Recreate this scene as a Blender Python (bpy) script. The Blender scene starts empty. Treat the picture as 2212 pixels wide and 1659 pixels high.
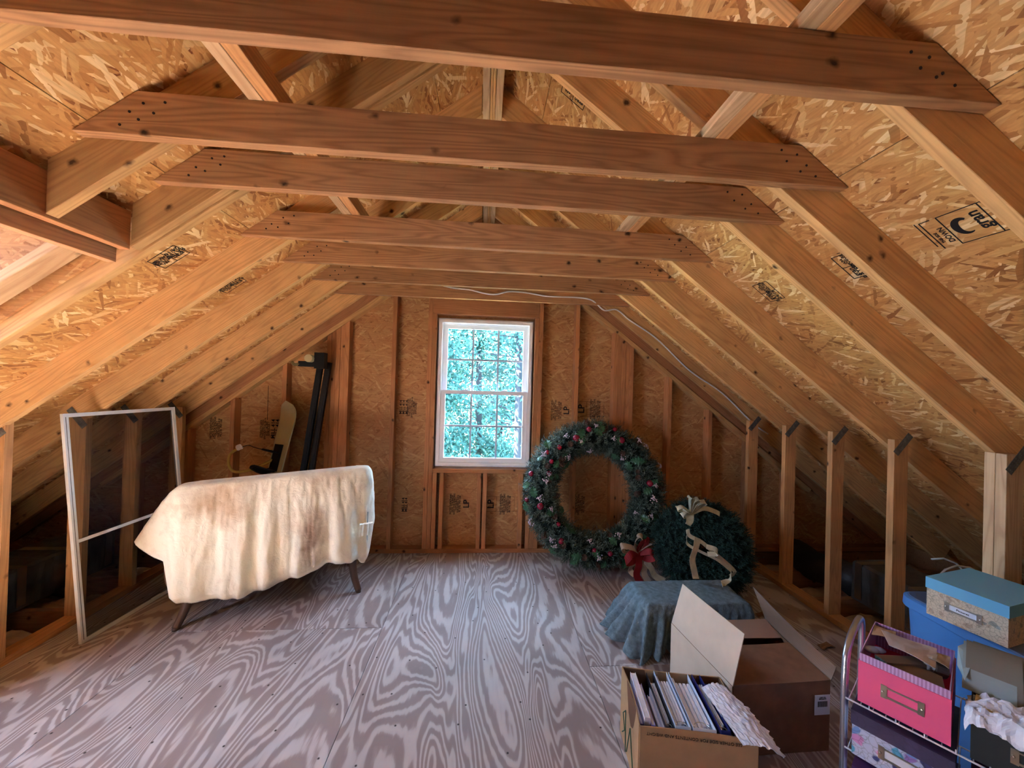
import bpy, bmesh, math, random
from mathutils import Vector, Matrix, noise
sc = bpy.context.scene
col = sc.collection
rnd = random.Random(7)
V = Vector

# ------------------------------------------------------------------ camera
f_px, yaw, pitch, roll, cam_h = 804.7, 0.0754, 0.0069, 0.0288, 1.5354
fwd = V((math.sin(yaw)*math.cos(pitch), math.cos(yaw)*math.cos(pitch), math.sin(pitch)))
rt = V((math.cos(yaw), -math.sin(yaw), 0)); up = rt.cross(fwd)
r2 = rt*math.cos(roll)+up*math.sin(roll); u2 = -rt*math.sin(roll)+up*math.cos(roll)
cam = bpy.data.objects.new('camera', bpy.data.cameras.new('camera')); col.objects.link(cam)
cam.data.sensor_width = 36; cam.data.sensor_fit = 'HORIZONTAL'; cam.data.lens = f_px/2212*36
cam.data.clip_start = .02
cam.matrix_world = Matrix(((r2.x, u2.x, -fwd.x, 0), (r2.y, u2.y, -fwd.y, 0), (r2.z, u2.z, -fwd.z, cam_h), (0, 0, 0, 1)))
sc.camera = cam

# ------------------------------------------------------------------ world, sun, room light
w = bpy.data.worlds.new('sky'); sc.world = w; w.use_nodes = True
wn = w.node_tree.nodes; bgn = wn['Background']
bgn.inputs[0].default_value = (.46, .66, 1.0, 1); bgn.inputs[1].default_value = 29.0
sun = bpy.data.objects.new('sun', bpy.data.lights.new('sun', 'SUN')); col.objects.link(sun)
sun.data.energy = 300; sun.data.angle = .01; sun.data.color = (1, .95, .86)
sun.rotation_euler = V((.70, -.07, -.72)).to_track_quat('-Z', 'Y').to_euler()   # slants in through the dormer window
def area(name, loc, target, sx, sy, power, color):
    l = bpy.data.lights.new(name, 'AREA'); l.shape = 'RECTANGLE'; l.size = sx; l.size_y = sy
    l.energy = power; l.color = color
    o = bpy.data.objects.new(name, l); col.objects.link(o); o.location = loc
    o.rotation_euler = (V(target)-V(loc)).to_track_quat('-Z', 'Y').to_euler()
    return o
# portals that guide the sky's light through the dormer window and the gable window
for nm, loc, tg, sx, sy in (('dormer_portal', (-3.16, .86, 1.42), (0, .86, 1.42), 1.05, 1.14), ('gable_portal', (0, 3.62, 1.46), (0, 0, 1.46), .86, 1.34)):
    l = area(nm, loc, tg, sx, sy, 1, (1, 1, 1)); l.data.cycles.is_portal = True
# weak bluish fill lamp added behind the camera; the rear gable has no window
area('rear_fill_light', (0.2, -2.85, 1.5), (0.1, 1.0, .3), .9, 1.3, 4, (.62, .76, 1.0))
sc.view_settings.view_transform = 'Standard'; sc.view_settings.look = 'None'
sc.view_settings.gamma = 1; sc.view_settings.use_curve_mapping = False
sc.view_settings.exposure = 0.12
try:
    sc.cycles.max_bounces = 10; sc.cycles.diffuse_bounces = 6; sc.cycles.sample_clamp_indirect = 200
except Exception: pass

# ------------------------------------------------------------------ helpers
def S(r, g, b):                     # sRGB 0-255 to linear
    f = lambda c: ((c/255+.055)/1.055)**2.4 if c > 10 else c/255/12.92
    return (f(r), f(g), f(b), 1)
def newmat(name):
    m = bpy.data.materials.new(name); m.use_nodes = True
    return m, m.node_tree.nodes, m.node_tree.links, m.node_tree.nodes['Principled BSDF']
def node(N, t, **k):
    n = N.new(t)
    for a, b in k.items():
        if a.startswith('_'): n.inputs[int(a[1:])].default_value = b
        else: setattr(n, a, b)
    return n
def ramp(N, stops, interp='LINEAR'):
    r = N.new('ShaderNodeValToRGB'); r.color_ramp.interpolation = interp
    while len(r.color_ramp.elements) < len(stops): r.color_ramp.elements.new(.5)
    for e, (p, c) in zip(r.color_ramp.elements, stops): e.position = p; e.color = c
    return r
def plain(name, c, rough=.7, metal=0, bump=0, bscale=60, var=.0, spec=.3):
    m, N, L, P = newmat(name)
    P.inputs['Roughness'].default_value = rough; P.inputs['Metallic'].default_value = metal
    P.inputs['Specular IOR Level'].default_value = spec
    P.inputs['Base Color'].default_value = c
    tc = N.new('ShaderNodeTexCoord')
    nz = node(N, 'ShaderNodeTexNoise'); nz.inputs['Scale'].default_value = bscale; nz.inputs['Detail'].default_value = 5
    L.new(tc.outputs['Object'], nz.inputs['Vector'])
    if var:
        r = ramp(N, [(.3, tuple(x*(1-var) for x in c[:3])+(1,)), (.7, tuple(min(1, x*(1+var)) for x in c[:3])+(1,))])
        n2 = node(N, 'ShaderNodeTexNoise'); n2.inputs['Scale'].default_value = bscale*.25; n2.inputs['Detail'].default_value = 6
        L.new(tc.outputs['Object'], n2.inputs['Vector']); L.new(n2.outputs[0], r.inputs[0]); L.new(r.outputs[0], P.inputs['Base Color'])
    if bump:
        b = N.new('ShaderNodeBump'); b.inputs['Strength'].default_value = bump; b.inputs['Distance'].default_value = .004
        L.new(nz.outputs[0], b.inputs['Height']); L.new(b.outputs[0], P.inputs['Normal'])
    return m
def wood(name, light, dark, knots=True, grain=1.0):
    """softwood; the board's own x axis runs along the grain"""
    m, N, L, P = newmat(name)
    tc = N.new('ShaderNodeTexCoord'); oi = N.new('ShaderNodeObjectInfo')
    off = node(N, 'ShaderNodeVectorMath', operation='SCALE'); off.inputs[0].default_value = (37.3, 11.7, 23.1)
    L.new(oi.outputs['Random'], off.inputs['Scale'])
    add = node(N, 'ShaderNodeVectorMath', operation='ADD'); L.new(tc.outputs['Object'], add.inputs[0]); L.new(off.outputs[0], add.inputs[1])
    mp = N.new('ShaderNodeMapping'); mp.inputs['Scale'].default_value = (.55, 8, 8); L.new(add.outputs[0], mp.inputs[0])
    n1 = node(N, 'ShaderNodeTexNoise'); n1.inputs['Scale'].default_value = 1.4; n1.inputs['Detail'].default_value = 1.5; n1.inputs['Distortion'].default_value = .3
    L.new(mp.outputs[0], n1.inputs['Vector'])
    mul = node(N, 'ShaderNodeMath', operation='MULTIPLY'); mul.inputs[1].default_value = 95; L.new(n1.outputs[0], mul.inputs[0])
    sn = node(N, 'ShaderNodeMath', operation='SINE'); L.new(mul.outputs[0], sn.inputs[0])
    rg = ramp(N, [(.0, (0, 0, 0, 1)), (.75, (.45*grain,)*3+(1,)), (.97, (1, 1, 1, 1))])
    mr = node(N, 'ShaderNodeMapRange'); mr.inputs[1].default_value = -1; L.new(sn.outputs[0], mr.inputs[0]); L.new(mr.outputs[0], rg.inputs[0])
    # fine fibre
    mp2 = N.new('ShaderNodeMapping'); mp2.inputs['Scale'].default_value = (3, 90, 90); L.new(add.outputs[0], mp2.inputs[0])
    n2 = node(N, 'ShaderNodeTexNoise'); n2.inputs['Scale'].default_value = 2; n2.inputs['Detail'].default_value = 4; L.new(mp2.outputs[0], n2.inputs['Vector'])
    # blotches
    n3 = node(N, 'ShaderNodeTexNoise'); n3.inputs['Scale'].default_value = 5; n3.inputs['Detail'].default_value = 4; L.new(add.outputs[0], n3.inputs['Vector'])
    mx = node(N, 'ShaderNodeMix', data_type='RGBA'); mx.inputs[6].default_value = light; mx.inputs[7].default_value = dark
    g = node(N, 'ShaderNodeMath', operation='MULTIPLY'); g.inputs[1].default_value = .34*grain; L.new(rg.outputs[0], g.inputs[0])
    g2 = node(N, 'ShaderNodeMath', operation='MULTIPLY_ADD'); g2.inputs[1].default_value = .5; L.new(n2.outputs[0], g2.inputs[0]); L.new(g.outputs[0], g2.inputs[2])
    g3 = node(N, 'ShaderNodeMath', operation='SUBTRACT', use_clamp=True); g3.inputs[1].default_value = .18; L.new(g2.outputs[0], g3.inputs[0])
    L.new(g3.outputs[0], mx.inputs[0])
    hv = N.new('ShaderNodeHueSaturation')
    vr = node(N, 'ShaderNodeMapRange'); vr.inputs[3].default_value = .84; vr.inputs[4].default_value = 1.14; L.new(oi.outputs['Random'], vr.inputs[0])
    va = node(N, 'ShaderNodeMath', operation='MULTIPLY_ADD'); va.inputs[1].default_value = .5; va.inputs[2].default_value = .75; L.new(n3.outputs[0], va.inputs[0])
    vm = node(N, 'ShaderNodeMath', operation='MULTIPLY'); L.new(vr.outputs[0], vm.inputs[0]); L.new(va.outputs[0], vm.inputs[1]); L.new(vm.outputs[0], hv.inputs['Value'])
    L.new(mx.outputs[2], hv.inputs['Color']); out = hv.outputs[0]
    if knots:
        nd = node(N, 'ShaderNodeTexNoise'); nd.inputs['Scale'].default_value = 30; L.new(add.outputs[0], nd.inputs['Vector'])
        ad = node(N, 'ShaderNodeMix', data_type='RGBA', blend_type='LINEAR_LIGHT'); ad.inputs[0].default_value = .012
        L.new(add.outputs[0], ad.inputs[6]); L.new(nd.outputs[1], ad.inputs[7])
        mk = N.new('ShaderNodeMapping'); mk.inputs['Scale'].default_value = (.8, 1, 1); L.new(ad.outputs[2], mk.inputs[0])
        vo = node(N, 'ShaderNodeTexVoronoi'); vo.inputs['Scale'].default_value = 8; L.new(mk.outputs[0], vo.inputs['Vector'])
        kr = ramp(N, [(.05, (1, 1, 1, 1)), (.085, (.55, .55, .55, 1)), (.14, (0, 0, 0, 1))]); L.new(vo.outputs['Distance'], kr.inputs[0])
        mk2 = node(N, 'ShaderNodeMix', data_type='RGBA'); L.new(kr.outputs[0], mk2.inputs[0]); L.new(out, mk2.inputs[6]); mk2.inputs[7].default_value = tuple(c*.22 for c in dark[:3])+(1,)
        out = mk2.outputs[2]
    L.new(out, P.inputs['Base Color'])
    P.inputs['Roughness'].default_value = .62; P.inputs['Specular IOR Level'].default_value = .25
    b = N.new('ShaderNodeBump'); b.inputs['Strength'].default_value = .25; b.inputs['Distance'].default_value = .002
    L.new(n2.outputs[0], b.inputs['Height']); L.new(b.outputs[0], P.inputs['Normal'])
    return m
def osb(name, cols, rot0=0):
    """strand board: layers of long random flakes; object x,y lie in the sheet"""
    m, N, L, P = newmat(name)
    tc = N.new('ShaderNodeTexCoord'); mp0 = N.new('ShaderNodeMapping'); mp0.inputs['Rotation'].default_value = (0, 0, rot0); L.new(tc.outputs['Object'], mp0.inputs[0])
    dn = node(N, 'ShaderNodeTexNoise'); dn.inputs['Scale'].default_value = 14; dn.inputs['Detail'].default_value = 2; L.new(mp0.outputs[0], dn.inputs['Vector'])
    wx = node(N, 'ShaderNodeMix', data_type='RGBA', blend_type='LINEAR_LIGHT'); wx.inputs[0].default_value = .004
    L.new(mp0.outputs[0], wx.inputs[6]); L.new(dn.outputs[1], wx.inputs[7])
    best = None; colr = None
    for i, (ang, sx, sy) in enumerate([(6, 5.5, 50), (-22, 6.5, 62), (26, 7, 56), (58, 8, 52), (-46, 7.5, 66)]):
        mr = N.new('ShaderNodeMapping'); mr.inputs['Rotation'].default_value = (0, 0, math.radians(ang)); mr.inputs['Location'].default_value = (i*3.1, i*1.7, 0)
        L.new(wx.outputs[2], mr.inputs[0])
        ms = N.new('ShaderNodeMapping'); ms.inputs['Scale'].default_value = (sx, sy, 1); L.new(mr.outputs[0], ms.inputs[0])
        vo = node(N, 'ShaderNodeTexVoronoi', voronoi_dimensions='2D'); vo.inputs['Scale'].default_value = 1; vo.inputs['Randomness'].default_value = 1
        L.new(ms.outputs[0], vo.inputs['Vector'])
        sp = N.new('ShaderNodeSeparateColor'); L.new(vo.outputs['Color'], sp.inputs[0])
        # priority lowered near the flake's rim
        pr = node(N, 'ShaderNodeMath', operation='MULTIPLY_ADD'); pr.inputs[1].default_value = -.45; L.new(vo.outputs['Distance'], pr.inputs[0]); L.new(sp.outputs[0], pr.inputs[2])
        if best is None: best, colr = pr.outputs[0], sp.outputs[1]
        else:
            gt = node(N, 'ShaderNodeMath', operation='GREATER_THAN'); L.new(pr.outputs[0], gt.inputs[0]); L.new(best, gt.inputs[1])
            mc = node(N, 'ShaderNodeMix', data_type='FLOAT'); L.new(gt.outputs[0], mc.inputs[0]); L.new(colr, mc.inputs[2]); L.new(sp.outputs[1], mc.inputs[3])
            mb = node(N, 'ShaderNodeMath', operation='MAXIMUM'); L.new(best, mb.inputs[0]); L.new(pr.outputs[0], mb.inputs[1])
            best, colr = mb.outputs[0], mc.outputs[0]
    r = ramp(N, [(i/(len(cols)-1), c) for i, c in enumerate(cols)]); L.new(colr, r.inputs[0])
    # fibre streaks and darker resin between strands
    mf = N.new('ShaderNodeMapping'); mf.inputs['Scale'].default_value = (12, 120, 1); L.new(wx.outputs[2], mf.inputs[0])
    nf = node(N, 'ShaderNodeTexNoise'); nf.inputs['Scale'].default_value = 1; nf.inputs['Detail'].default_value = 5; L.new(mf.outputs[0], nf.inputs['Vector'])
    rf = ramp(N, [(.25, (.72, .66, .6, 1)), (.6, (1, 1, 1, 1))]); L.new(nf.outputs[0], rf.inputs[0])
    mm = node(N, 'ShaderNodeMix', data_type='RGBA', blend_type='MULTIPLY'); mm.inputs[0].default_value = .8; L.new(r.outputs[0], mm.inputs[6]); L.new(rf.outputs[0], mm.inputs[7])
    rb = ramp(N, [(.10, (.62, .50, .38, 1)), (.45, (1, 1, 1, 1))]); L.new(best, rb.inputs[0])
    m2 = node(N, 'ShaderNodeMix', data_type='RGBA', blend_type='MULTIPLY'); m2.inputs[0].default_value = .9; L.new(mm.outputs[2], m2.inputs[6]); L.new(rb.outputs[0], m2.inputs[7])
    L.new(m2.outputs[2], P.inputs['Base Color'])
    P.inputs['Roughness'].default_value = .6; P.inputs['Specular IOR Level'].default_value = .3
    b = N.new('ShaderNodeBump'); b.inputs['Strength'].default_value = .5; b.inputs['Distance'].default_value = .003
    L.new(best, b.inputs['Height']); L.new(b.outputs[0], P.inputs['Normal'])
    return m
def plymat():
    m, N, L, P = newmat('plywood_grain')
    tc = N.new('ShaderNodeTexCoord'); oi = N.new('ShaderNodeObjectInfo')
    off = node(N, 'ShaderNodeVectorMath', operation='SCALE'); off.inputs[0].default_value = (51.3, 17.7, 0); L.new(oi.outputs['Random'], off.inputs['Scale'])
    add = node(N, 'ShaderNodeVectorMath', operation='ADD'); L.new(tc.outputs['Object'], add.inputs[0]); L.new(off.outputs[0], add.inputs[1])
    mp = N.new('ShaderNodeMapping'); mp.inputs['Scale'].default_value = (2.6, .62, 1); L.new(add.outputs[0], mp.inputs[0])
    n1 = node(N, 'ShaderNodeTexNoise', noise_dimensions='2D'); n1.inputs['Scale'].default_value = 1.15; n1.inputs['Detail'].default_value = 2.2; n1.inputs['Roughness'].default_value = .42; n1.inputs['Distortion'].default_value = .55
    L.new(mp.outputs[0], n1.inputs['Vector'])
    mpj = N.new('ShaderNodeMapping'); mpj.inputs['Scale'].default_value = (42, 7, 1); L.new(add.outputs[0], mpj.inputs[0])
    nj = node(N, 'ShaderNodeTexNoise', noise_dimensions='2D'); nj.inputs['Scale'].default_value = 1; nj.inputs['Detail'].default_value = 2; L.new(mpj.outputs[0], nj.inputs['Vector'])
    ja = node(N, 'ShaderNodeMath', operation='MULTIPLY_ADD'); ja.inputs[1].default_value = .020; L.new(nj.outputs[0], ja.inputs[0]); L.new(n1.outputs[0], ja.inputs[2])
    mul = node(N, 'ShaderNodeMath', operation='MULTIPLY'); mul.inputs[1].default_value = 135; L.new(ja.outputs[0], mul.inputs[0])
    sn = node(N, 'ShaderNodeMath', operation='SINE'); L.new(mul.outputs[0], sn.inputs[0])
    mr = node(N, 'ShaderNodeMapRange'); mr.inputs[1].default_value = -1; L.new(sn.outputs[0], mr.inputs[0])
    r = ramp(N, [(.22, S(158, 142, 138)), (.50, S(168, 153, 149)), (.74, S(194, 186, 185)), (1, S(202, 194, 192))]); L.new(mr.outputs[0], r.inputs[0])
    n3 = node(N, 'ShaderNodeTexNoise', noise_dimensions='2D'); n3.inputs['Scale'].default_value = 2.2; n3.inputs['Detail'].default_value = 5; L.new(add.outputs[0], n3.inputs['Vector'])
    rr = ramp(N, [(.3, (.74, .70, .68, 1)), (.65, (1, 1, 1, 1))]); L.new(n3.outputs[0], rr.inputs[0])
    mm = node(N, 'ShaderNodeMix', data_type='RGBA', blend_type='MULTIPLY'); mm.inputs[0].default_value = .8; L.new(r.outputs[0], mm.inputs[6]); L.new(rr.outputs[0], mm.inputs[7])
    # a few dark specks
    vo = node(N, 'ShaderNodeTexVoronoi', voronoi_dimensions='2D'); vo.inputs['Scale'].default_value = 4.5; L.new(add.outputs[0], vo.inputs['Vector'])
    kr = ramp(N, [(.012, (1, 1, 1, 1)), (.03, (0, 0, 0, 1))]); L.new(vo.outputs['Distance'], kr.inputs[0])
    mk = node(N, 'ShaderNodeMix', data_type='RGBA'); L.new(kr.outputs[0], mk.inputs[0]); L.new(mm.outputs[2], mk.inputs[6]); mk.inputs[7].default_value = S(50, 38, 34)
    L.new(mk.outputs[2], P.inputs['Base Color']); P.inputs['Roughness'].default_value = .55; P.inputs['Specular IOR Level'].default_value = .35
    return m

WL, WD = S(222, 170, 112), S(158, 100, 56)
M = dict(
    rafter=wood('rafter_pine', S(220, 172, 112), S(164, 112, 64)),
    tie=wood('collar_tie_fir', S(192, 142, 96), S(128, 86, 54), grain=1.35),
    stud=wood('stud_spruce', S(212, 158, 102), S(156, 104, 60)),
    gstud=wood('gable_stud_fir', S(196, 136, 88), S(144, 90, 54)),
    pale=wood('pale_spruce', S(216, 182, 138), S(160, 116, 74)),
    joist=wood('joist_pine', S(168, 122, 84), S(112, 74, 46)),
    deck=osb('roof_strand_board', [S(156, 100, 52), S(196, 142, 80), S(206, 152, 88), S(214, 162, 98), S(198, 142, 80), S(222, 178, 114), S(244, 214, 160)], math.pi/2),
    wallosb=osb('wall_strand_board', [S(172, 120, 74), S(188, 136, 86), S(194, 144, 92), S(198, 148, 96), S(190, 140, 88), S(202, 156, 102), S(212, 170, 118)]),
    ply=plymat(),
    vinyl=plain('white_vinyl', S(248, 248, 250), .3, spec=.5),
    alu=plain('white_aluminium', S(222, 222, 216), .4, spec=.5),
    plate=plain('galvanised_plate', S(104, 100, 90), .6, .2, var=.4, bscale=200),
    ink=plain('black_ink', S(28, 24, 22), .8),
    iron=plain('nail_iron', S(36, 26, 22), .6),
    black=plain('black_paint', S(13, 13, 14), .5, spec=.3),
    cable=plain('white_cable', S(232, 230, 224), .5),
    card=plain('corrugated_card', S(150, 112, 78), .85, bump=.15, bscale=90, var=.10),
    cardin=plain('card_inner_face', S(176, 150, 122), .85, var=.06, bscale=40),
    paper=plain('white_paper', S(224, 224, 230), .8),
    legwood=plain('walnut_wood', S(96, 66, 48), .35, var=.2, bscale=30, spec=.5),
    upholst=plain('light_blue_upholstery', S(150, 172, 190), .9, bump=.3, bscale=300),
    steel=plain('nickel', S(196, 190, 176), .3, 1),
    chrome=plain('silver_tube', S(190, 192, 198), .3, .9),
)

def mesh_obj(name, verts, faces, mat, parent=None, mw=None, smooth=False, bevel=0):
    me = bpy.data.meshes.new(name); me.from_pydata([tuple(v) for v in verts], [], faces)
    bm = bmesh.new(); bm.from_mesh(me); bmesh.ops.recalc_face_normals(bm, faces=bm.faces)
    if bevel: bmesh.ops.bevel(bm, geom=list(bm.edges), offset=bevel, segments=1, affect='EDGES', clamp_overlap=True)
    bm.to_mesh(me); bm.free()
    if mat: me.materials.append(mat)
    if smooth:
        for p in me.polygons: p.use_smooth = True
    o = bpy.data.objects.new(name, me); col.objects.link(o)
    if parent: o.parent = parent
    if mw or parent: o.matrix_world = mw or Matrix.Identity(4)
    return o
def tag(o, label=None, cat=None, group=None, kind=None):
    if label: o['label'] = label
    if cat: o['category'] = cat
    if group: o['group'] = group
    if kind: o['kind'] = kind
    return o
def empty(name, loc=(0, 0, 0), rz=0):
    o = bpy.data.objects.new(name, None); col.objects.link(o); o.empty_display_size = .1
    o.matrix_world = Matrix.Translation(loc) @ Matrix.Rotation(rz, 4, 'Z')
    return o
def frame(o, ax, ay, az):
    o = V(o); return Matrix(((ax[0], ay[0], az[0], o[0]), (ax[1], ay[1], az[1], o[1]), (ax[2], ay[2], az[2], o[2]), (0, 0, 0, 1)))
def prism(name, poly, th, mat, mw, parent=None, bevel=.0015):
    """poly in local x,z ; extruded over local y 0..th"""
    n = len(poly)
    vs = [(p[0], 0, p[1]) for p in poly]+[(p[0], th, p[1]) for p in poly]
    fs = [tuple(range(n)), tuple(range(2*n-1, n-1, -1))]+[(i, (i+1) % n, (i+1) % n+n, i+n) for i in range(n)]
    return mesh_obj(name, vs, fs, mat, parent, mw, bevel=bevel)
def box(name, x0, x1, y0, y1, z0, z1, mat, parent=None, bevel=.0015, along=None):
    """axis aligned box; along = grain axis, which becomes the object's own x"""
    if along == 'z': fr = frame((x0, y0, z0), (0, 0, 1), (0, 1, 0), (-1, 0, 0)); poly = [(0, 0), (z1-z0, 0), (z1-z0, -(x1-x0)), (0, -(x1-x0))]; th = y1-y0
    elif along == 'y': fr = frame((x1, y0, z0), (0, 1, 0), (-1, 0, 0), (0, 0, 1)); poly = [(0, 0), (y1-y0, 0), (y1-y0, z1-z0), (0, z1-z0)]; th = x1-x0
    else: fr = frame((x0, y0, z0), (1, 0, 0), (0, 1, 0), (0, 0, 1)); poly = [(0, 0), (x1-x0, 0), (x1-x0, z1-z0), (0, z1-z0)]; th = y1-y0
    return prism(name, poly, th, mat, fr, parent, bevel)
class MB:
    def __init__(s): s.v = []; s.f = []
    def quad(s, a, b, c, d): n = len(s.v); s.v += [a, b, c, d]; s.f.append((n, n+1, n+2, n+3))
    def box(s, x0, x1, y0, y1, z0, z1):
        n = len(s.v); s.v += [(x, y, z) for x in (x0, x1) for y in (y0, y1) for z in (z0, z1)]
        s.f += [tuple(n+i for i in q) for q in ((0, 1, 3, 2), (4, 6, 7, 5), (0, 4, 5, 1), (2, 3, 7, 6), (0, 2, 6, 4), (1, 5, 7, 3))]
    def tube(s, pts, r, n=8, cap=True):
        pts = [V(p) for p in pts]; rr = r if isinstance(r, (list, tuple)) else [r]*len(pts)
        base = len(s.v); pu = None
        for i, p in enumerate(pts):
            d = (pts[min(i+1, len(pts)-1)]-pts[max(i-1, 0)]).normalized()
            if pu is None: pu = d.orthogonal().normalized()
            pu = (pu-d*pu.dot(d)).normalized(); w_ = d.cross(pu)
            for k in range(n):
                a = 2*math.pi*k/n; s.v.append(p+(pu*math.cos(a)+w_*math.sin(a))*rr[i])
        for i in range(len(pts)-1):
            for k in range(n):
                a, b = base+i*n+k, base+i*n+(k+1) % n; s.f.append((a, b, b+n, a+n))
        if cap: s.f.append(tuple(base+k for k in range(n))); s.f.append(tuple(base+(len(pts)-1)*n+k for k in reversed(range(n))))
    def blob(s, c, r, nu=10, nv=7, sc=(1, 1, 1), jit=0):
        b = len(s.v); c = V(c)
        for i in range(nv+1):
            th = math.pi*i/nv
            for k in range(nu):
                a = 2*math.pi*k/nu; rr = r*(1+jit*rnd.uniform(-1, 1))
                s.v.append(c+V((math.sin(th)*math.cos(a)*sc[0], math.sin(th)*math.sin(a)*sc[1], math.cos(th)*sc[2]))*rr)
        for i in range(nv):
            for k in range(nu): s.f.append((b+i*nu+k, b+i*nu+(k+1) % nu, b+(i+1)*nu+(k+1) % nu, b+(i+1)*nu+k))
    def build(s, name, mat, parent=None, smooth=False, mw=None):
        me = bpy.data.meshes.new(name); me.from_pydata([tuple(v) for v in s.v], [], s.f)
        bm = bmesh.new(); bm.from_mesh(me); bmesh.ops.remove_doubles(bm, verts=bm.verts, dist=1e-6); bmesh.ops.recalc_face_normals(bm, faces=bm.faces); bm.to_mesh(me); bm.free()
        if mat: me.materials.append(mat)
        if smooth:
            for p in me.polygons: p.use_smooth = True
        o = bpy.data.objects.new(name, me); col.objects.link(o)
        if parent: o.parent = parent
        if mw or parent: o.matrix_world = mw or Matrix.Identity(4)
        return o
def text_mesh(name, body, size, mat, mw, parent, bold=False, depth=.0004):
    c = bpy.data.curves.new(name, 'FONT'); c.body = body; c.size = size; c.extrude = depth; c.align_x = 'CENTER'; c.align_y = 'CENTER'; c.space_line = .8
    if bold: c.offset = size*.02
    t = bpy.data.objects.new(name+'_c', c); col.objects.link(t)
    dg = bpy.context.evaluated_depsgraph_get(); me = bpy.data.meshes.new_from_object(t.evaluated_get(dg))
    bpy.data.objects.remove(t); me.materials.clear(); me.materials.append(mat)
    o = bpy.data.objects.new(name, me); col.objects.link(o); o.parent = parent; o.matrix_world = mw
    return o

# ------------------------------------------------------------------ roof numbers
RZ, SL = 3.278, .75                       # ridge of the deck's inner face, pitch
CA, SA = .8, .6                           # cos, sin of the pitch
def deck_z(x): return RZ-SL*abs(x)
YB, YF = -3.0, 3.53                       # rear gable, front gable (inner faces)

# floor ---------------------------------------------------------------------
floor = tag(empty('floor'), kind='structure')
xs = [-2.55, -1.81, -.591, .628, 1.847, 2.50]
cross = [(-.9, .8), (-2.4, -.04, 2.4), (-1.3, 1.15), (-2.9, -.4, 2.03), (-1.6, .85, 3.2)]
for i in range(5):
    ys = [YB-.1]+[c for c in cross[i] if YB < c < YF]+[YF]
    if i == 2: ys = [YB-.1, -.55, YF]
    for a, b in zip(ys[:-1], ys[1:]):
        x0, x1 = xs[i]+.0012, xs[i+1]-.0012
        o = box('plywood_sheet', x0, x1, a+.0012, b-.0012, -.019, 0, M['ply'], floor, bevel=.001)
mb = MB(); mb.box(-4.6, 4.6, YB-.1, YF+.1, -.32, -.30)
mb.build('subfloor', plain('drywall_back', S(120, 105, 90), .9), floor)

box('plywood_sheet', -3.14, -2.5525, -.298, 1.53, -.019, 0, M['ply'], floor, bevel=.001)
# roof deck -------------------------------------------------------------------
ceil = tag(empty('ceiling'), kind='structure')
DX0, DX1, DY0, DY1 = 1.515, 3.14, -.30, 1.622      # dormer opening in the left slope
DS0, DS1 = DX0/CA, DX1/CA
for sgn in (-1, 1):
    Ln = 4.6/CA
    ax = V((sgn*CA, 0, -SA)); az = V((sgn*SA, 0, CA)); ay = az.cross(ax)
    # sheet courses of 1.22 m measured from the eave; thin gaps between courses
    ln = [0, .36, 1.579, 2.798, 4.017, Ln]
    for a, b in zip(ln[:-1], ln[1:]):
        mw = frame(V((0, 0, RZ))+ax*a+V((0, YF+.3 if ay.y < 0 else YB-.3, 0)), ax, ay, az)
        L_ = YF-YB+.6
        cuts = [(a, b, 0, L_)]
        if sgn < 0 and b > DS0 and a < DS1:     # leave the dormer's opening free
            ya, yb = YF+.3-DY1, YF+.3-DY0
            cuts = [(a, b, 0, ya), (a, b, yb, L_)]
            if a < DS0: cuts.append((a, DS0, ya, yb))
            if b > DS1: cuts.append((DS1, b, ya, yb))
        for ca, cb, y0_, y1_ in cuts:
            prism('roof_sheet', [(.0015, 0), (cb-ca-.0015, 0), (cb-ca-.0015, .012), (.0015, .012)], y1_-y0_, M['deck'], mw @ Matrix.Translation((ca-a, y0_, 0)), ceil, 0)
    mb = MB()
    def felt(x0, x1, y0, y1):
        for dz in (.03, .04): mb.quad((sgn*x0, y0, RZ+dz-x0*SL), (sgn*x0, y1, RZ+dz-x0*SL), (sgn*x1, y1, RZ+dz-x1*SL), (sgn*x1, y0, RZ+dz-x1*SL))
    if sgn > 0: felt(0, 4.7, YB-.35, YF+.35)
    else: felt(0, DX0, YB-.35, YF+.35); felt(DX0, DX1, YB-.35, DY0); felt(DX0, DX1, DY1, YF+.35); felt(DX1, 4.7, YB-.35, YF+.35)
    mb.build('roofing_felt', plain('felt_'+('a' if sgn < 0 else 'b'), S(40, 40, 40), .9), ceil)

for sgn in (-1, 1):
    box('eave_board', min(sgn*4.30, sgn*4.34), max(sgn*4.30, sgn*4.34), YB-.1, YF+.1, -.31, deck_z(4.30)+.03, M['joist'], ceil, 0)
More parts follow.
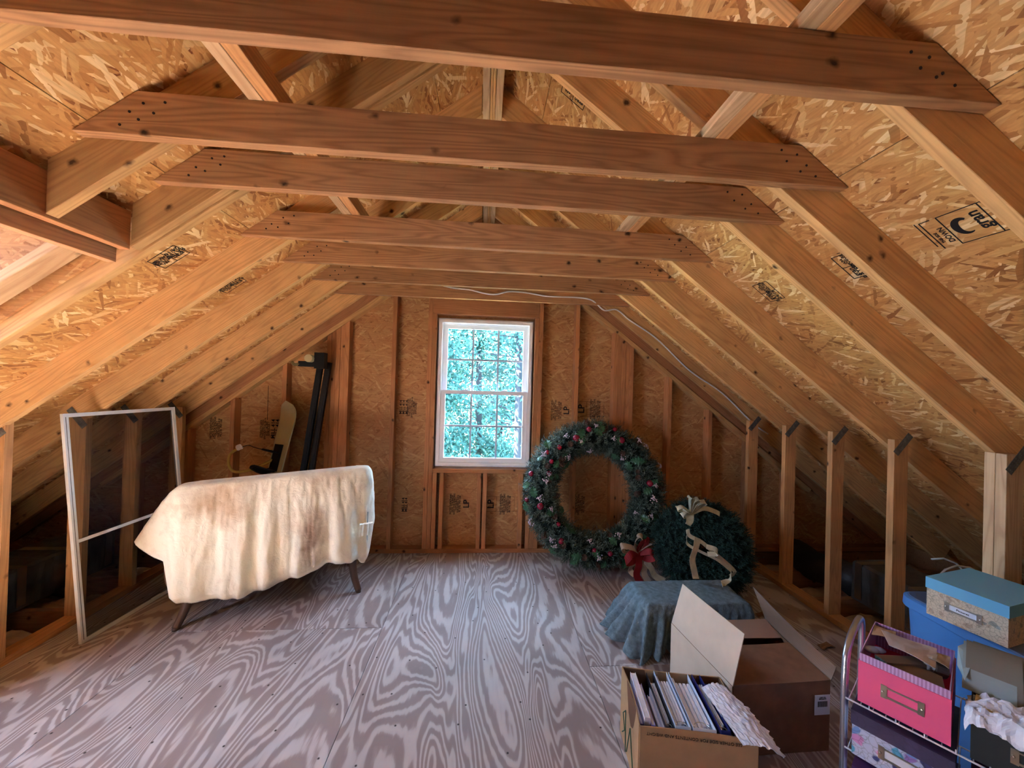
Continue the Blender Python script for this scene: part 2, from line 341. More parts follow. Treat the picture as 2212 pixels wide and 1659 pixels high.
# gable walls ---------------------------------------------------------------
wx0, wx1, wz0, wz1 = -.4425, .4595, .768, 2.163
def gable(name, y0, y1, hole):
    W_ = 4.55
    o = tag(empty(name), kind='structure')
    sheets = []
    if hole:
        xs_ = [-W_, -3.03, -1.81, -.591, wx0, wx1, .628, 1.847, 3.066, W_]
    else: xs_ = [-W_, -1.8, -.6, .6, 1.8, W_]
    for a, b in zip(xs_[:-1], xs_[1:]):
        segs = [(-.3, None)]
        if hole and abs(a-wx0) < 1e-6: segs = [(-.3, wz0), (wz1, None)]
        for z0, zt in segs:
            if zt is None:
                poly = [(a, z0), (b, z0), (b, deck_z(b)+.01)]+([(0, RZ+.01)] if a < 0 < b else [])+[(a, deck_z(a)+.01)]
            else: poly = [(a, z0), (b, z0), (b, zt), (a, zt)]
            if poly[2][1] < z0 or poly[-1][1] < z0: poly = [(x, max(z, z0+.001)) for x, z in poly]
            prism('sheathing_sheet', [(x, -z) for x, z in poly], y1-y0, M['wallosb'], Matrix.Identity(4) @ frame((0, y1, 0), (1, 0, 0), (0, -1, 0), (0, 0, -1)), o, 0)
    return o
wallf = gable('wall_front', YF, YF+.012, True)
wallb = gable('wall_rear', YB-.012, YB, False)
# the strand pattern of upright sheets lies in x,z: give those sheets their own axes
for w_ in (wallf, wallb):
    for o in list(w_.children):
        me = o.data; mw = o.matrix_world.copy()
        R = frame((0, 0, 0), (1, 0, 0), (0, 0, 1), (0, -1, 0))
        T = Matrix.Translation((0, YF if w_ is wallf else YB, 0)) @ R
        me.transform(T.inverted() @ mw); o.matrix_world = T

ordw = ['first', 'second', 'third', 'fourth', 'fifth', 'sixth', 'seventh', 'eighth', 'ninth', 'tenth']
# dormer on the left slope: cheeks, ceiling, outer wall with its window
dorm = tag(empty('wall_dormer'), kind='structure')
for y0, y1 in ((DY0-.012, DY0), (DY1, DY1+.012)):
    prism('sheathing_sheet', [(-DX0, deck_z(DX0)-.10), (-DX0, 2.24), (-DX1, 2.24), (-DX1, -.02 if y0 < 0 else -.02), (-2.60, -.02), (-2.60, deck_z(2.60)-.10)], y1-y0, M['wallosb'], frame((0, y0, 0), (1, 0, 0), (0, 1, 0), (0, 0, 1)), dorm, 0)
prism('sheathing_sheet', [(-DX0+.1, 2.225), (-DX0+.1, 2.24), (-DX1-.1, 2.24), (-DX1-.1, 2.225)], DY1-DY0+.1, M['deck'], frame((0, DY0-.05, 0), (1, 0, 0), (0, 1, 0), (0, 0, 1)), dorm, 0)
for a, b_, z0, z1 in ((DY0, .34, -.02, 2.24), (1.38, DY1, -.02, 2.24), (.34, 1.38, -.02, .85), (.34, 1.38, 1.98, 2.24)):
    box('sheathing_sheet', -DX1-.012, -DX1, a, b_, z0, z1, M['wallosb'], dorm, 0)
for k, o in enumerate(list(dorm.children)):      # give upright sheets strand axes of their own
    if k == 2: continue
    R = frame((0, 0, 0), (1, 0, 0), (0, 0, 1), (0, -1, 0)) if k < 2 else frame((0, 0, 0), (0, 1, 0), (0, 0, 1), (1, 0, 0))
    mw = o.matrix_world.copy(); o.data.transform(R.inverted() @ mw); o.matrix_world = R
dw = tag(empty('window_2', (-DX1, .86, 1.4)), kind='structure')
mb = MB(); X0, X1 = -DX1-.04, -DX1+.02
mb.box(X0, X1, .34, .38, .85, 1.98); mb.box(X0, X1, 1.34, 1.38, .85, 1.98); mb.box(X0, X1, .38, 1.34, .85, .89); mb.box(X0, X1, .38, 1.34, 1.94, 1.98); mb.box(X0, X1, .38, 1.34, 1.40, 1.435)
mb.build('window_frame', M['vinyl'], dw)
# ridge beam ----------------------------------------------------------------
rb = tag(empty('ridge_beam', (0, 0, 3.05)), 'built-up ridge beam along the peak of the roof, thin plies between two boards', 'beam')
box('beam_board', -.048, -.012, YB, YF, 3.05, 3.235, M['pale'], rb, along='y')
box('beam_board', .020, .056, YB, YF, 3.05, 3.235, M['pale'], rb, along='y')
for k in range(2): box('ply_strip', -.0115+k*.0155, .0035+k*.0155, YB, YF, 3.055, 3.23, M['rafter'], rb, along='y', bevel=.003)

# rafters ------------------------------------------------------------------------
RT = .038; RD = .140
def rafter(sgn, y, label, s0=.075, s1=5.05, depth=RD, group=None, plumb=False, mat='rafter', name='rafter'):
    """s measured down the slope from the ridge point of the deck"""
    ax = V((sgn*CA, 0, -SA)); az = V((sgn*SA, 0, CA)); 
    # plumb cut at the ridge: both ends vertical
    poly = [(s0, 0), (s1, 0), (s1+depth*SL if plumb else s1, -depth), (s0+depth*SL, -depth)]
    mw = frame((0, y, RZ), ax, V((0, 1, 0)), az) if sgn > 0 else frame((0, y+RT, RZ), ax, V((0, -1, 0)), az)
    o = prism(name, poly, RT, M[mat], mw)
    return tag(o, label, 'rafter', group)
S0 = .072
far_r = [('behind the wide top tie', .893), ('behind the tie with six nail holes', 1.296), ('carrying the third collar tie', 1.585), ('carrying the fourth collar tie', 2.10), ('carrying the fifth collar tie', 2.512), ('carrying the sixth collar tie', 2.915), ('with the white cable along it', 3.335)]
for k, (t, y) in enumerate(far_r):
    rafter(1, y, f'{ordw[k]} right slope rafter, {t}', S0)
left_r = [(.893, 1.86, 'cut off at the opening header, behind the widest tie'), (1.296, 1.765, 'cut short against the header of the framed opening'), (1.585, 1.765, 'doubled short against the trimmer, ending at the header')]
for y, s1, t in left_r: rafter(-1, y, f'short left slope rafter, {t}', S0, s1, plumb=True)
rafter(-1, 1.635, 'full length trimmer rafter of the left slope beside the framed opening', S0)
for k, (y, t) in enumerate([(2.10, 'broad and bright, first beyond the trimmer'), (2.512, 'ending at the stud seen inside the screen frame'), (2.915, 'above the upper corner of the screen frame'), (3.335, 'last before the gable wall')]):
    rafter(-1, y, f'pine rafter of the left roof slope, {t}', S0)
for sgn in (-1, 1):
    for ry, y in enumerate((.49, .08, -.33, -.74, -1.15, -1.56, -1.97, -2.38, -2.79)):
        rafter(sgn, y, f'unseen {"left" if sgn < 0 else "right"} slope rafter, {ordw[ry]} counted back from the widest tie', S0, 1.765 if sgn < 0 and y > -.3 else 5.05, group='rafters behind the camera', plumb=(sgn < 0 and y > -.3))
    rafter(sgn, 3.45, 'deep gable rafter against the window wall on the ' + ('left' if sgn < 0 else 'right') + ' slope', S0, depth=.185, mat='gstud', name='gable_rafter')
    # sloping top plate of the gable studs
    ax = V((sgn*CA, 0, -SA)); az = V((sgn*SA, 0, CA))
    o = prism('rake_plate', [(.9, -.187), (4.2, -.187), (4.2, -.225), (.9, -.225)], .089, M['rafter'], frame((0, YF-.0895 if sgn > 0 else YF-.0005, RZ), ax, (0, sgn, 0), az))
    tag(o, 'sloping top plate over the gable studs, ' + ('left' if sgn < 0 else 'right') + ' of the window', 'plate')

# headers of the framed opening in the left slope
hd = box('opening_header', -1.452, -1.414, -.30, 1.585, 2.034, 2.185, M['gstud'], along='y')
tag(hd, 'upper header board that the short rafters butt against in the upper left', 'header')
hd = box('opening_header', -1.512, -1.474, -.30, 1.597, 1.985, 2.135, M['gstud'], along='y')
tag(hd, 'lower header board hung just outside the upper one in the upper left', 'header')
hd = prism('nailing_strip', [(1.95, -.002), (3.84, -.002), (3.84, -.04), (1.95, -.04)], .085, M['pale'], frame((0, 1.615, RZ), V((-CA, 0, -SA)), (0, -1, 0), V((-SA, 0, CA))))
tag(hd, 'flaky pale nailing strip along the trimmer rafter below the header', 'strip')

# collar ties -----------------------------------------------------------------------
TX, TZ = 1.306, 2.296
ties = [(.855, 'widest collar tie crossing the top of the view'), (1.2576, 'second collar tie from the camera, knotty, its nailed tips both in view'), (1.5446, 'third collar tie from the camera, with oval grain figures'), (2.062, 'fourth collar tie from the camera, orange with short dark checks'), (2.474, 'fifth collar tie from the camera'), (2.877, 'sixth collar tie from the camera'), (3.297, 'seventh collar tie, next to the window wall, white cable along it')]
nail_mb = MB(); nail_mb.tube([(0, -.0015, 0), (0, .002, 0)], .0042, 8)
nail_mesh = None
def collar_tie(y, label, nails, group=None):
    h = .140
    poly = [(-TX, 0), (TX, 0), (TX-h/SL, h), (-TX+h/SL, h)]
    o = prism('collar_tie', poly, .036, M['tie'], frame((0, y, TZ), (1, 0, 0), (0, 1, 0), (0, 0, 1)))
    tag(o, label, 'collar tie', group)
    global nail_mesh
    if nails:
        for sg in (-1, 1):
            for (nx, nz) in ((.115, .02), (.145, .055), (.17, .035), (.19, .09), (.22, .065), (.245, .10)):
                if nail_mesh is None:
                    n0 = nail_mb.build('nail', M['iron']); nail_mesh = n0.data; n = n0
                else:
                    n = bpy.data.objects.new('nail', nail_mesh); col.objects.link(n)
                n.parent = o; n.location = (sg*(TX-nx-.02+rnd.uniform(-.008, .008)), 0, nz+rnd.uniform(-.006, .006)+.012)
    return o
for k, (y, l) in enumerate(ties): collar_tie(y, l, k < 6)
for ty, y in enumerate((.45, .04, -.37, -.78, -1.19, -1.6, -2.01, -2.42)): collar_tie(y, f'unseen collar tie, {ordw[ty]} counted back from the widest one', False, 'collar ties behind the camera')

# strongbacks lying on the ties
for sgn, x0, x1, h in ((-1, -.785, -.69, .068), (1, .745, .842, .034)):
    g = tag(empty('strongback', ((x0+x1)/2, 0, 2.4375)), 'pair of long boards lying on top of the collar ties, ' + ('left' if sgn < 0 else 'right') + ' of the ridge', 'strongback')
    xm = (x0+x1)/2
    box('strongback_board', x0, xm-.001, YB+.1, 3.40, 2.4375, 2.4375+h, M['pale'], g, along='y')
    box('strongback_board', xm+.001, x1, YB+.1, 3.40, 2.4375, 2.4375+h-.003, M['stud'], g, along='y')

# kneewall studs ---------------------------------------------------------------
def mend_plate(parent, x, y, z, sgn):
    a = math.radians(50 if sgn > 0 else 130)
    ax = V((math.cos(a), 0, math.sin(a))); az = V((-math.sin(a), 0, math.cos(a)))
    mb = MB(); mb.box(-.06, .085, -.0015, 0, -.020, .020)
    for i in range(9):
        for j in range(3): mb.blob((-.047+i*.0145, -.0018, -.012+j*.012), .0028, 6, 4, (1, .6, .7))
    return mb.build('mending_plate', M['plate'], parent, mw=frame((x, y, z), ax, (0, 1, 0), az))
XK = 2.395
def knee(sgn, y0, label, ply=1, plate=True, group=None, xk=XK, name='kneewall_stud'):
    """y0 near face"""
    x0, x1 = (xk, xk+.089) if sgn > 0 else (-xk-.089, -xk)
    # top cut to the slope
    zi = deck_z(xk)-.175-.004; zo = zi-.089*SL
    zt = 1.29
    o = tag(empty(name, ((x0+x1)/2, y0, .038)), label, 'stud', group)
    for p in range(ply):
        yy = y0+p*.0395
        b = box('stud_board', x0, x1, yy, yy+.038, .038, zt, M['stud'] if not (sgn > 0 and ply > 1) else M['pale'], o, along='z')
    if plate: mend_plate(o, sgn*(xk+.045), y0-.001, zt-.035, sgn)
    return o
rk = [(1.530, 'doubled pale stud behind the blue tote', 2), (1.997, 'kneewall stud with a dark bark edge, standing nearest beyond the blue tote', 1), (2.383, 'kneewall stud of the right row, its foot by the big carton flap', 1), (2.780, 'kneewall stud of the right row, between the dark floor opening and the duct', 1), (3.190, 'kneewall stud of the right row, closest to the gable wall, behind the small wreath', 1)]
for y, l, p in rk: knee(1, y, l, p)
for ky, y in enumerate((1.12, .71, .30, -.11, -.52, -.93, -1.4, -1.8, -2.3)): knee(1, y, f'right kneewall stud, {ordw[ky]} counted back from the doubled stud', group='right kneewall studs outside the view')
lk = [(2.115, 'kneewall stud at the left edge of the view, beside the leaning screen'), (2.510, 'kneewall stud just behind the near upright of the screen frame'), (2.915-.062, 'kneewall stud seen through the middle of the screen mesh'), (3.250, 'kneewall stud behind the far upright of the screen frame')]
for y, l in lk: knee(-1, y, l, xk=2.456)
for ky, y in enumerate((1.70, -.42, -.8, -1.2, -1.6, -2.0, -2.4)): knee(-1, y, f'left kneewall stud, {ordw[ky]} counted back from the edge of the view', xk=2.456, group='left kneewall studs outside the view')
tag(box('bottom_plate', XK, XK+.089, YB, 3.44, .0, .038, M['stud'], along='y'), 'bottom plate on the floor under the right kneewall studs', 'plate')
tag(box('bottom_plate', -2.545, -2.456, 1.55, 3.44, .0, .038, M['stud'], along='y'), 'bottom plate on the floor under the left kneewall studs', 'plate')

# gable studs ---------------------------------------------------------------
GY = 3.44
def rake_under(x): return deck_z(x)-.225/CA-.003
def gstud(x0, x1, label, z0=.038, z1=None, name='gable_stud', cat='stud', y0=GY, parent=None):
    """top cut to the slope"""
    if z1 is None:
        za, zb = min(2.60, rake_under(x0)), min(2.60, rake_under(x1))
        if abs(x0) < .9: za = zb = min(deck_z(x0), deck_z(x1))-.24
    else: za = zb = z1
    poly = [(0, 0), (zb-z0, -(x1-x0)), (za-z0, 0)]
    poly = [(0, 0), (za-z0, 0), (zb-z0, -(x1-x0)), (0, -(x1-x0))]
    o = prism(name, poly, YF-.001-y0, M['gstud'], frame((x0, y0, z0), (0, 0, 1), (0, 1, 0), (-1, 0, 0)), parent)
    if not parent: tag(o, label, cat)
    return o
for x0, l in ((-2.995, 'in the low left eave corner'), (-2.585, 'left end, beside the last kneewall stud'), (-2.208, 'between the kneewall and the snowboard'), (-1.779, 'behind the snowboard'), (-.838, 'first clear stud left of the window'), (.847, 'first clear stud right of the window'), (1.760, 'right of the big wreath, paler'), (2.170, 'behind the small wreath, short and pale'), (2.575, 'beyond the right kneewall'), (2.98, 'in the low right eave corner')):
    gstud(x0, x0+.038, f'gable wall stud, {l}')
for x0, n, l in ((-1.405, 5, 'built-up post of several studs left of the window, by the black rails'), (1.222, 5, 'built-up post of several studs behind the big wreath')):
    g = tag(empty('built_up_post', (x0+.095, GY, .038)), l, 'post')
    for k in range(n): gstud(x0+k*.0385, x0+k*.0385+.038, None, parent=g, name='post_stud', y0=GY+(.004 if k in (1, 3) else 0))
wf = tag(empty('window_framing', (0, GY, .038)), 'rough framing around the window: king and jack studs, header, sill and cripples', 'window framing')
for x0 in (-.520, .500): gstud(x0, x0+.038, None, parent=wf, name='king_stud')
for x0 in (-.481, .461): gstud(x0, x0+.038, None, z1=2.18, parent=wf, name='jack_stud')
box('header_board', -.481, .499, GY, GY+.038, 2.182, 2.32, M['gstud'], wf)
box('header_board', -.481, .499, GY+.04, YF-.002, 2.182, 2.32, M['gstud'], wf)
box('head_cripple_plate', -.481, .499, GY, YF-.002, 2.40, 2.438, M['gstud'], wf)
for x0 in (-.481, -.382, -.036, .003, .345, .461): box('head_cripple', x0, x0+.037, GY, YF-.002, 2.321, 2.399, M['gstud'], wf, along='z')
box('rough_sill', -.443, .460, GY, YF-.002, .730, .7675, M['gstud'], wf)
for x0 in (-.441, -.378, -.034, .018, .352, .422): box('sill_cripple', x0, x0+.037, GY, YF-.002, .038, .7295, M['gstud'], wf, along='z')
tag(box('bottom_plate', -4.2, 4.2, GY-.002, YF-.001, .0, .0375, M['gstud']), 'bottom plate along the foot of the window wall', 'plate')

# ------------------------------------------------------------------ window
win = tag(empty('window_1', (0, 3.5, 1.46)), kind='structure')
def rect_frame(name, x0, x1, z0, z1, y0, y1, wl, wb=None, wt=None, mat=None, parent=win):
    wb = wb or wl; wt = wt or wl
    mb = MB(); mb.box(x0, x0+wl, y0, y1, z0, z1); mb.box(x1-wl, x1, y0, y1, z0, z1); mb.box(x0+wl, x1-wl, y0, y1, z0, z0+wb); mb.box(x0+wl, x1-wl, y0, y1, z1-wt, z1)
    return mb.build(name, mat or M['vinyl'], parent)
rect_frame('window_frame', -.424, .441, .790, 2.140, 3.462, 3.56, .030)
rect_frame('frame_stop', -.394, .411, .820, 2.110, 3.50, 3.55, .012)
rect_frame('outer_casing', -.50, .52, .70, 2.23, 3.5435, 3.575, .085)
us = rect_frame('upper_sash', -.382, .399, 1.455, 2.098, 3.505, 3.535, .036, .030, .036)
ls = rect_frame('lower_sash', -.392, .409, .822, 1.487, 3.470, 3.500, .040, .042, .034)
gl = bpy.data.materials.new('window_glass'); gl.use_nodes = True
N = gl.node_tree.nodes; L = gl.node_tree.links; N.remove(N['Principled BSDF'])
tr = N.new('ShaderNodeBsdfTransparent'); gs = N.new('ShaderNodeBsdfGlossy'); gs.inputs['Roughness'].default_value = .02; tr.inputs[0].default_value = (.96, .99, .99, 1)
mxs = N.new('ShaderNodeMixShader'); mxs.inputs[0].default_value = .05; L.new(tr.outputs[0], mxs.inputs[1]); L.new(gs.outputs[0], mxs.inputs[2]); L.new(mxs.outputs[0], N['Material Output'].inputs[0])
grille = plain('grille_between_panes', S(196, 200, 214), .5)
for par, x0, x1, z0, z1, yg in ((us, -.346, .363, 1.485, 2.062, 3.520), (ls, -.352, .369, .864, 1.453, 3.485)):
    mb = MB(); mb.box(x0, x1, yg-.002, yg+.002, z0, z1); mb.build('pane', gl, par)
    mb = MB()
    for k in (1, 2): xx = x0+(x1-x0)*k/3; mb.box(xx-.008, xx+.008, yg-.006, yg+.006, z0, z1)
    zz = (z0+z1)/2; mb.box(x0, x1, yg-.0055, yg+.0055, zz-.008, zz+.008); mb.build('grille', grille, par)
for x in (-.17, .19):
    mb = MB(); mb.box(x-.028, x+.028, 3.476, 3.504, 1.487, 1.494); mb.tube([(x, 3.49, 1.494), (x, 3.49, 1.502)], .010, 10); mb.tube([(x, 3.49, 1.499), (x+.03, 3.482, 1.501)], .004, 6); mb.build('sash_lock', M['vinyl'], ls)

# ------------------------------------------------------------------ writing stamped on the boards
def on_wall(x, z, rot=0):     # text facing the room on the gable sheathing
    c, s = math.cos(rot), math.sin(rot)
    return frame((x, YF-.0012, z), (c, 0, s), (-s, 0, c), (0, -1, 0))
H90 = math.pi/2
def wall_stamp(x, z, logo, lines, logo_size=.085, rot=H90, sz=.014):
    sz *= 1.55
    if logo:
        text_mesh('grade_stamp', logo, logo_size, M['ink'], on_wall(x, z, rot), wallf, True)
        mb = MB(); d = .055
        for a, b in (((-d, -.002), (d, .002)),):
            for q in (-.07, .07): mb.box(x-d*.9, x+.22, YF-.001, YF-.0004, z+q-.001, z+q+.001)
        for q in (-.05, .05, .22): mb.box(x+q-.001, x+q+.001, YF-.001, YF-.0004, z-.07, z+.07)
        mb.build('stamp_border', M['ink'], wallf)
    if lines: text_mesh('grade_stamp', lines, sz, M['ink'], on_wall(x+(.135 if logo else 0), z, rot), wallf, True)
small = 'RATED SHEATHING\n24/16  7/16 INCH\nSIZED FOR SPACING\nEXPOSURE 1\nTHICKNESS 0.418\nPS 2-92  PRP-108'
smud = 'STRENGTH AXIS\nTHIS DIRECTION\nSPAN RATING 24/16\nHUD-UM-40C\nEXPOSURE 1'
wall_stamp(-.66, 1.315, None, smud); wall_stamp(-.735, 1.315, None, 'MILL 414\nMILL 414\nMILL 414', sz=.022)
wall_stamp(.70, 1.32, None, small); wall_stamp(.80, 1.32, None, 'LP', sz=.05)
wall_stamp(.945, 1.34, 'LP', small); 
wall_stamp(-.235, .42, None, small); wall_stamp(-.13, .42, None, 'LP', sz=.05)
wall_stamp(.10, .42, 'LP', small); wall_stamp(.95, .42, None, small); wall_stamp(-.70, .41, None, 'MILL 414\nMILL 414', sz=.022)
wall_stamp(-2.38, 1.09, None, small); wall_stamp(-1.96, 1.09, None, smud); wall_stamp(-1.87, 1.09, None, 'MILL 414\nMILL 414', sz=.03)
mb = MB(); mb.box(-1.945, -1.941, YF-.001, YF-.0004, 1.17, 1.48); mb.build('chalk_line', M['ink'], wallf)
# roof stamps
def on_roof(sgn, x, y, rot):
    ax = V((sgn*CA, 0, -SA)); nrm = V((-sgn*SA, 0, -CA)); yv = nrm.cross(ax)
    c, s = math.cos(rot), math.sin(rot)
    a = ax*c+yv*s; b = -ax*s+yv*c
    return frame(V((x*sgn, y, deck_z(x)))+nrm*.0012, a, b, nrm)
def roof_lines(sgn, x, y, rot, segs, wd=.0022):
    mb = MB()
    for (x0, y0, x1, y1) in segs:
        if abs(x1-x0) > abs(y1-y0): mb.box(x0, x1, y0-wd, y0+wd, -.0004, .0004)
        else: mb.box(x0-wd, x0+wd, y0, y1, -.0004, .0004)
    mb.build('stamp_border', M['ink'], ceil, mw=on_roof(sgn, x, y, rot))
def grade_roof(sgn, x, y, rot=0, big=False):
    if big:
        # logo panel: THIS SIDE DOWN over a crescent, the word under it, ratings below
        roof_lines(sgn, x, y, rot, [(-.066, -.052, .066, -.052), (-.066, .052, .066, .052), (-.066, .10, .066, .10), (-.066, -.14, .066, -.14), (-.066, -.14, -.066, .052), (.066, -.14, .066, .052), (-.05, .112, .07, .112), (.066, .07, .066, .10)], .0014)
        mw = on_roof(sgn, x, y, rot)
        mb = MB(); n = 30; pts = []
        for k in range(n+1):
            a = math.radians(150+250*k/n); wd = .002+.016*math.sin(math.pi*min(1, k/n*.9))**.9
            pts.append((V((math.cos(a)*.034, -math.sin(a)*.024+.020-.008, 0)), V((math.cos(a), -math.sin(a), 0)), wd))
        for k in range(n):
            p, d, w0 = pts[k]; q, e, w1 = pts[k+1]
            mb.quad(p+d*w0*.3, p-d*w0*.8, q-e*w1*.8, q+e*w1*.3)
        mb.build('crescent_logo', M['ink'], ceil, mw=mw)
        text_mesh('grade_stamp', 'gran', .046, M['ink'], mw @ Matrix.Translation((.004, -.027, 0)), ceil, True)
        text_mesh('grade_stamp', 'DOWN', .021, M['ink'], mw @ Matrix.Translation((-.012, .066, 0)), ceil, True)
        text_mesh('grade_stamp', 'THIS SIDE', .012, M['ink'], mw @ Matrix.Translation((-.016, .087, 0)), ceil, True)
        text_mesh('grade_stamp', 'RATED SHEATHING\n24/16\n7/16 INCH', .016, M['ink'], mw @ Matrix.Translation((0, -.095, 0)), ceil, True)
        text_mesh('grade_stamp', 'MILL 414', .02, M['ink'], mw @ Matrix.Translation((-.02, -.155, 0)), ceil, True)
    else:
        roof_lines(sgn, x, y, rot, [(-.07, -.05, .07, -.05), (-.07, .05, .07, .05), (-.07, -.05, -.07, .05), (.07, -.05, .07, .05), (0, -.05, 0, .05)], .0015)
        text_mesh('grade_stamp', 'gran\nRATED\n24/16', .03, M['ink'], on_roof(sgn, x, y, rot) @ Matrix.Translation((-.035, 0, 0)), ceil, True)
        text_mesh('grade_stamp', 'APA\nEXPOSURE 1\n7/16 INCH\nPRP-108', .018, M['ink'], on_roof(sgn, x, y, rot) @ Matrix.Translation((.036, 0, 0)), ceil, True)
grade_roof(1, 1.56, 1.095, math.pi, big=True)
for x, y in ((1.57, 1.482), (1.564, 1.958), (1.515, 2.29), (2.67, 2.349), (.40, 1.785)): grade_roof(1, x, y, math.pi)
for x, y in ((1.546, 1.932), (1.558, 2.40), (.486, 1.786)): grade_roof(-1, x, y, 0)

# ------------------------------------------------------------------ low eaves: joists, insulation, ducts
fluff = plain('fibreglass_batt', S(196, 168, 138), .95, bump=1.0, bscale=40, var=.25)
for sgn in (-1, 1):
    side = 'left' if sgn < 0 else 'right'
    for k in range(9 if sgn > 0 else 5):
        y = .25+(k if sgn > 0 else k+4)*.4064
        tag(box('floor_joist', min(sgn*2.52, sgn*4.2), max(sgn*2.52, sgn*4.2), y, y+.038, -.215, -.035, M['joist']), f'floor joist in the {side} eave, {ordw[k]} counted away from the camera', 'joist', f'floor joists in the {side} eave')
    mb = MB(); nx, ny = 44, 110; x0 = 2.52
    for i in range(nx+1):
        for j in range(ny+1):
            x = x0+1.75*i/nx; y = (0 if sgn > 0 else 1.64)+(3.5 if sgn > 0 else 1.86)*j/ny
            t = ((y-.25) % .4064)/.4064; dome = max(0, math.sin(math.pi*min(1, max(0, (t-.09)/.91))))**.45
            z = -.22+.12*dome+.035*noise.noise(V((x*9, y*9, sgn*3)))+.02*noise.noise(V((x*25, y*25, 0)))
            mb.v.append((sgn*x, y, z))
    for i in range(nx):
        for j in range(ny): a = i*(ny+1)+j; mb.f.append((a, a+1, a+ny+2, a+ny+1))
    tag(mb.build('insulation', fluff, smooth=True), f'fluffy fibreglass insulation between the joists of the {side} eave', 'insulation', kind='stuff')
foil = plain('foil_duct_wrap', S(120, 118, 112), .38, .75, bump=.9, bscale=26, var=.35)
def duct(sgn, x0, y0, y1, z0, h, wd, label):
    g = tag(empty('duct', (sgn*(x0+wd/2), y0, z0)), label, 'duct')
    mb = MB(); n = 60; prof = []
    for (px_, pz_) in ((0, 0), (0, h*.5), (0, h-.015), (.02, h), (wd*.5, h), (wd-.02, h), (wd, h-.015), (wd, 0)): prof.append((px_, pz_))
    for i in range(n+1):
        y = y0+(y1-y0)*i/n
        for px_, pz_ in prof:
            r = rnd.uniform(-.004, .004)
            mb.v.append((sgn*(x0+px_+r), y, z0+pz_+rnd.uniform(-.003, .003)))
    m_ = len(prof)
    for i in range(n):
        for k in range(m_): mb.f.append((i*m_+k, i*m_+(k+1) % m_, (i+1)*m_+(k+1) % m_, (i+1)*m_+k))
    mb.f.append(tuple(range(m_))); mb.f.append(tuple(n*m_+k for k in range(m_)))
    mb.build('duct_wrap', foil, g)
    for i in range(6):
        y = y0+.12+(y1-y0-.2)*i/5
        mb = MB(); mb.box(sgn*(x0-.006), sgn*(x0+wd*.9), y, y+.05, z0+h+.001, z0+h+.0025); mb.box(sgn*(x0-.0075), sgn*(x0-.0055), y, y+.05, z0+.02, z0+h+.002)
        mb.build('foil_tape', M['steel'], g)
    return g
duct(1, 2.90, .7, 2.70, -.03, .29, .36, 'foil-wrapped square duct lying in the right eave behind the studs')
duct(-1, 2.98, 1.68, 3.3, -.01, .27, .36, 'foil-wrapped square duct lying in the left eave behind the screen')
# flexible dark duct sleeve beyond
mb = MB(); mb.tube([(2.98+.05*math.sin(k*.9), 2.72+k*.07, .06-.004*k) for k in range(11)], [.12+.006*(k % 2) for k in range(11)], 18)
tag(mb.build('flexible_duct', plain('dark_vinyl_sleeve', S(46, 44, 44), .45, bump=.5, bscale=30), smooth=True), 'dark flexible duct sleeve behind the studs at the floor opening', 'duct')
mb = MB()
pts = [(3.05+.16*math.cos(t*.5)*(1+.1*math.sin(t)), 2.02+.05*t/6, .33+.15*math.sin(t*.5)) for t in range(0, 30)]
mb.tube(pts, .006, 6); tag(mb.build('coiled_wire', M['cable'], smooth=True), 'loose coil of pale wire hanging in the dark of the right eave', 'wire')

# white electric cable: along the seventh tie, then down the last right rafter
cp = [(-.60, 3.29, 2.405), (-.45, 3.288, 2.412), (-.30, 3.288, 2.385), (-.15, 3.288, 2.375), (-.02, 3.286, 2.350), (.08, 3.286, 2.345), (.20, 3.286, 2.375), (.36, 3.288, 2.372), (.55, 3.288, 2.350), (.80, 3.288, 2.352), (.93, 3.290, 2.34), (1.00, 3.306, 2.305), (1.08, 3.325, 2.255)]
def rl(s, off): # point on near face of the last right rafter, off below the deck
    return (s*CA-off*0, 3.329, RZ-s*SA-off)
for k in range(1, 15):
    x = 1.08+k*.115; cp.append((x, 3.329, deck_z(x)-.098-.02*math.sin(k*1.1)))
def smoothpath(pts, n=6):
    out = []; P = [V(p) for p in pts]
    for i in range(len(P)-1):
        p0, p1, p2, p3 = P[max(i-1, 0)], P[i], P[i+1], P[min(i+2, len(P)-1)]
        for k in range(n):
            t = k/n; out.append(.5*((2*p1)+(p2-p0)*t+(2*p0-5*p1+4*p2-p3)*t*t+(3*p1-p0-3*p2+p3)*t**3))
    out.append(P[-1]); return out
mb = MB(); mb.tube(smoothpath(cp), .0068, 8)
tag(mb.build('electric_cable', M['cable'], smooth=True), 'white electric cable stapled along the seventh tie and down the right rafter', 'cable')

# ------------------------------------------------------------------ leaning insect screen
scr = tag(empty('insect_screen', (-2.22, 2.30, 0)), 'tall screen with white aluminium frame leaning against the left kneewall', 'screen')
A, B = V((-2.235, 2.295, .004)), V((-2.185, 3.0, .004)); Tt = V((-2.388, 2.325, 1.306))
ax = (B-A); wS = ax.length; ax.normalize(); azv = (Tt-A); azv = (azv-ax*azv.dot(ax)); hS = azv.length; azv.normalize(); ayv = azv.cross(ax)
fr = frame(A, ax, ayv, azv)
def scr_box(name, x0, x1, z0, z1, y0=-.009, y1=.009, mat='alu'):
    mb = MB(); mb.box(x0, x1, y0, y1, z0, z1); return mb.build(name, M[mat], scr, mw=fr)
scr_box('stile', 0, .026, 0, hS); scr_box('stile', wS-.022, wS, 0, hS); scr_box('rail', .026, wS-.022, hS-.022, hS); scr_box('rail', .026, wS-.022, 0, .02)
scr_box('stile_groove', .010, .013, .02, hS-.02, .009, .0098, 'plate'); scr_box('stile_groove', .010, .013, .02, hS-.02, -.0098, -.009, 'plate')
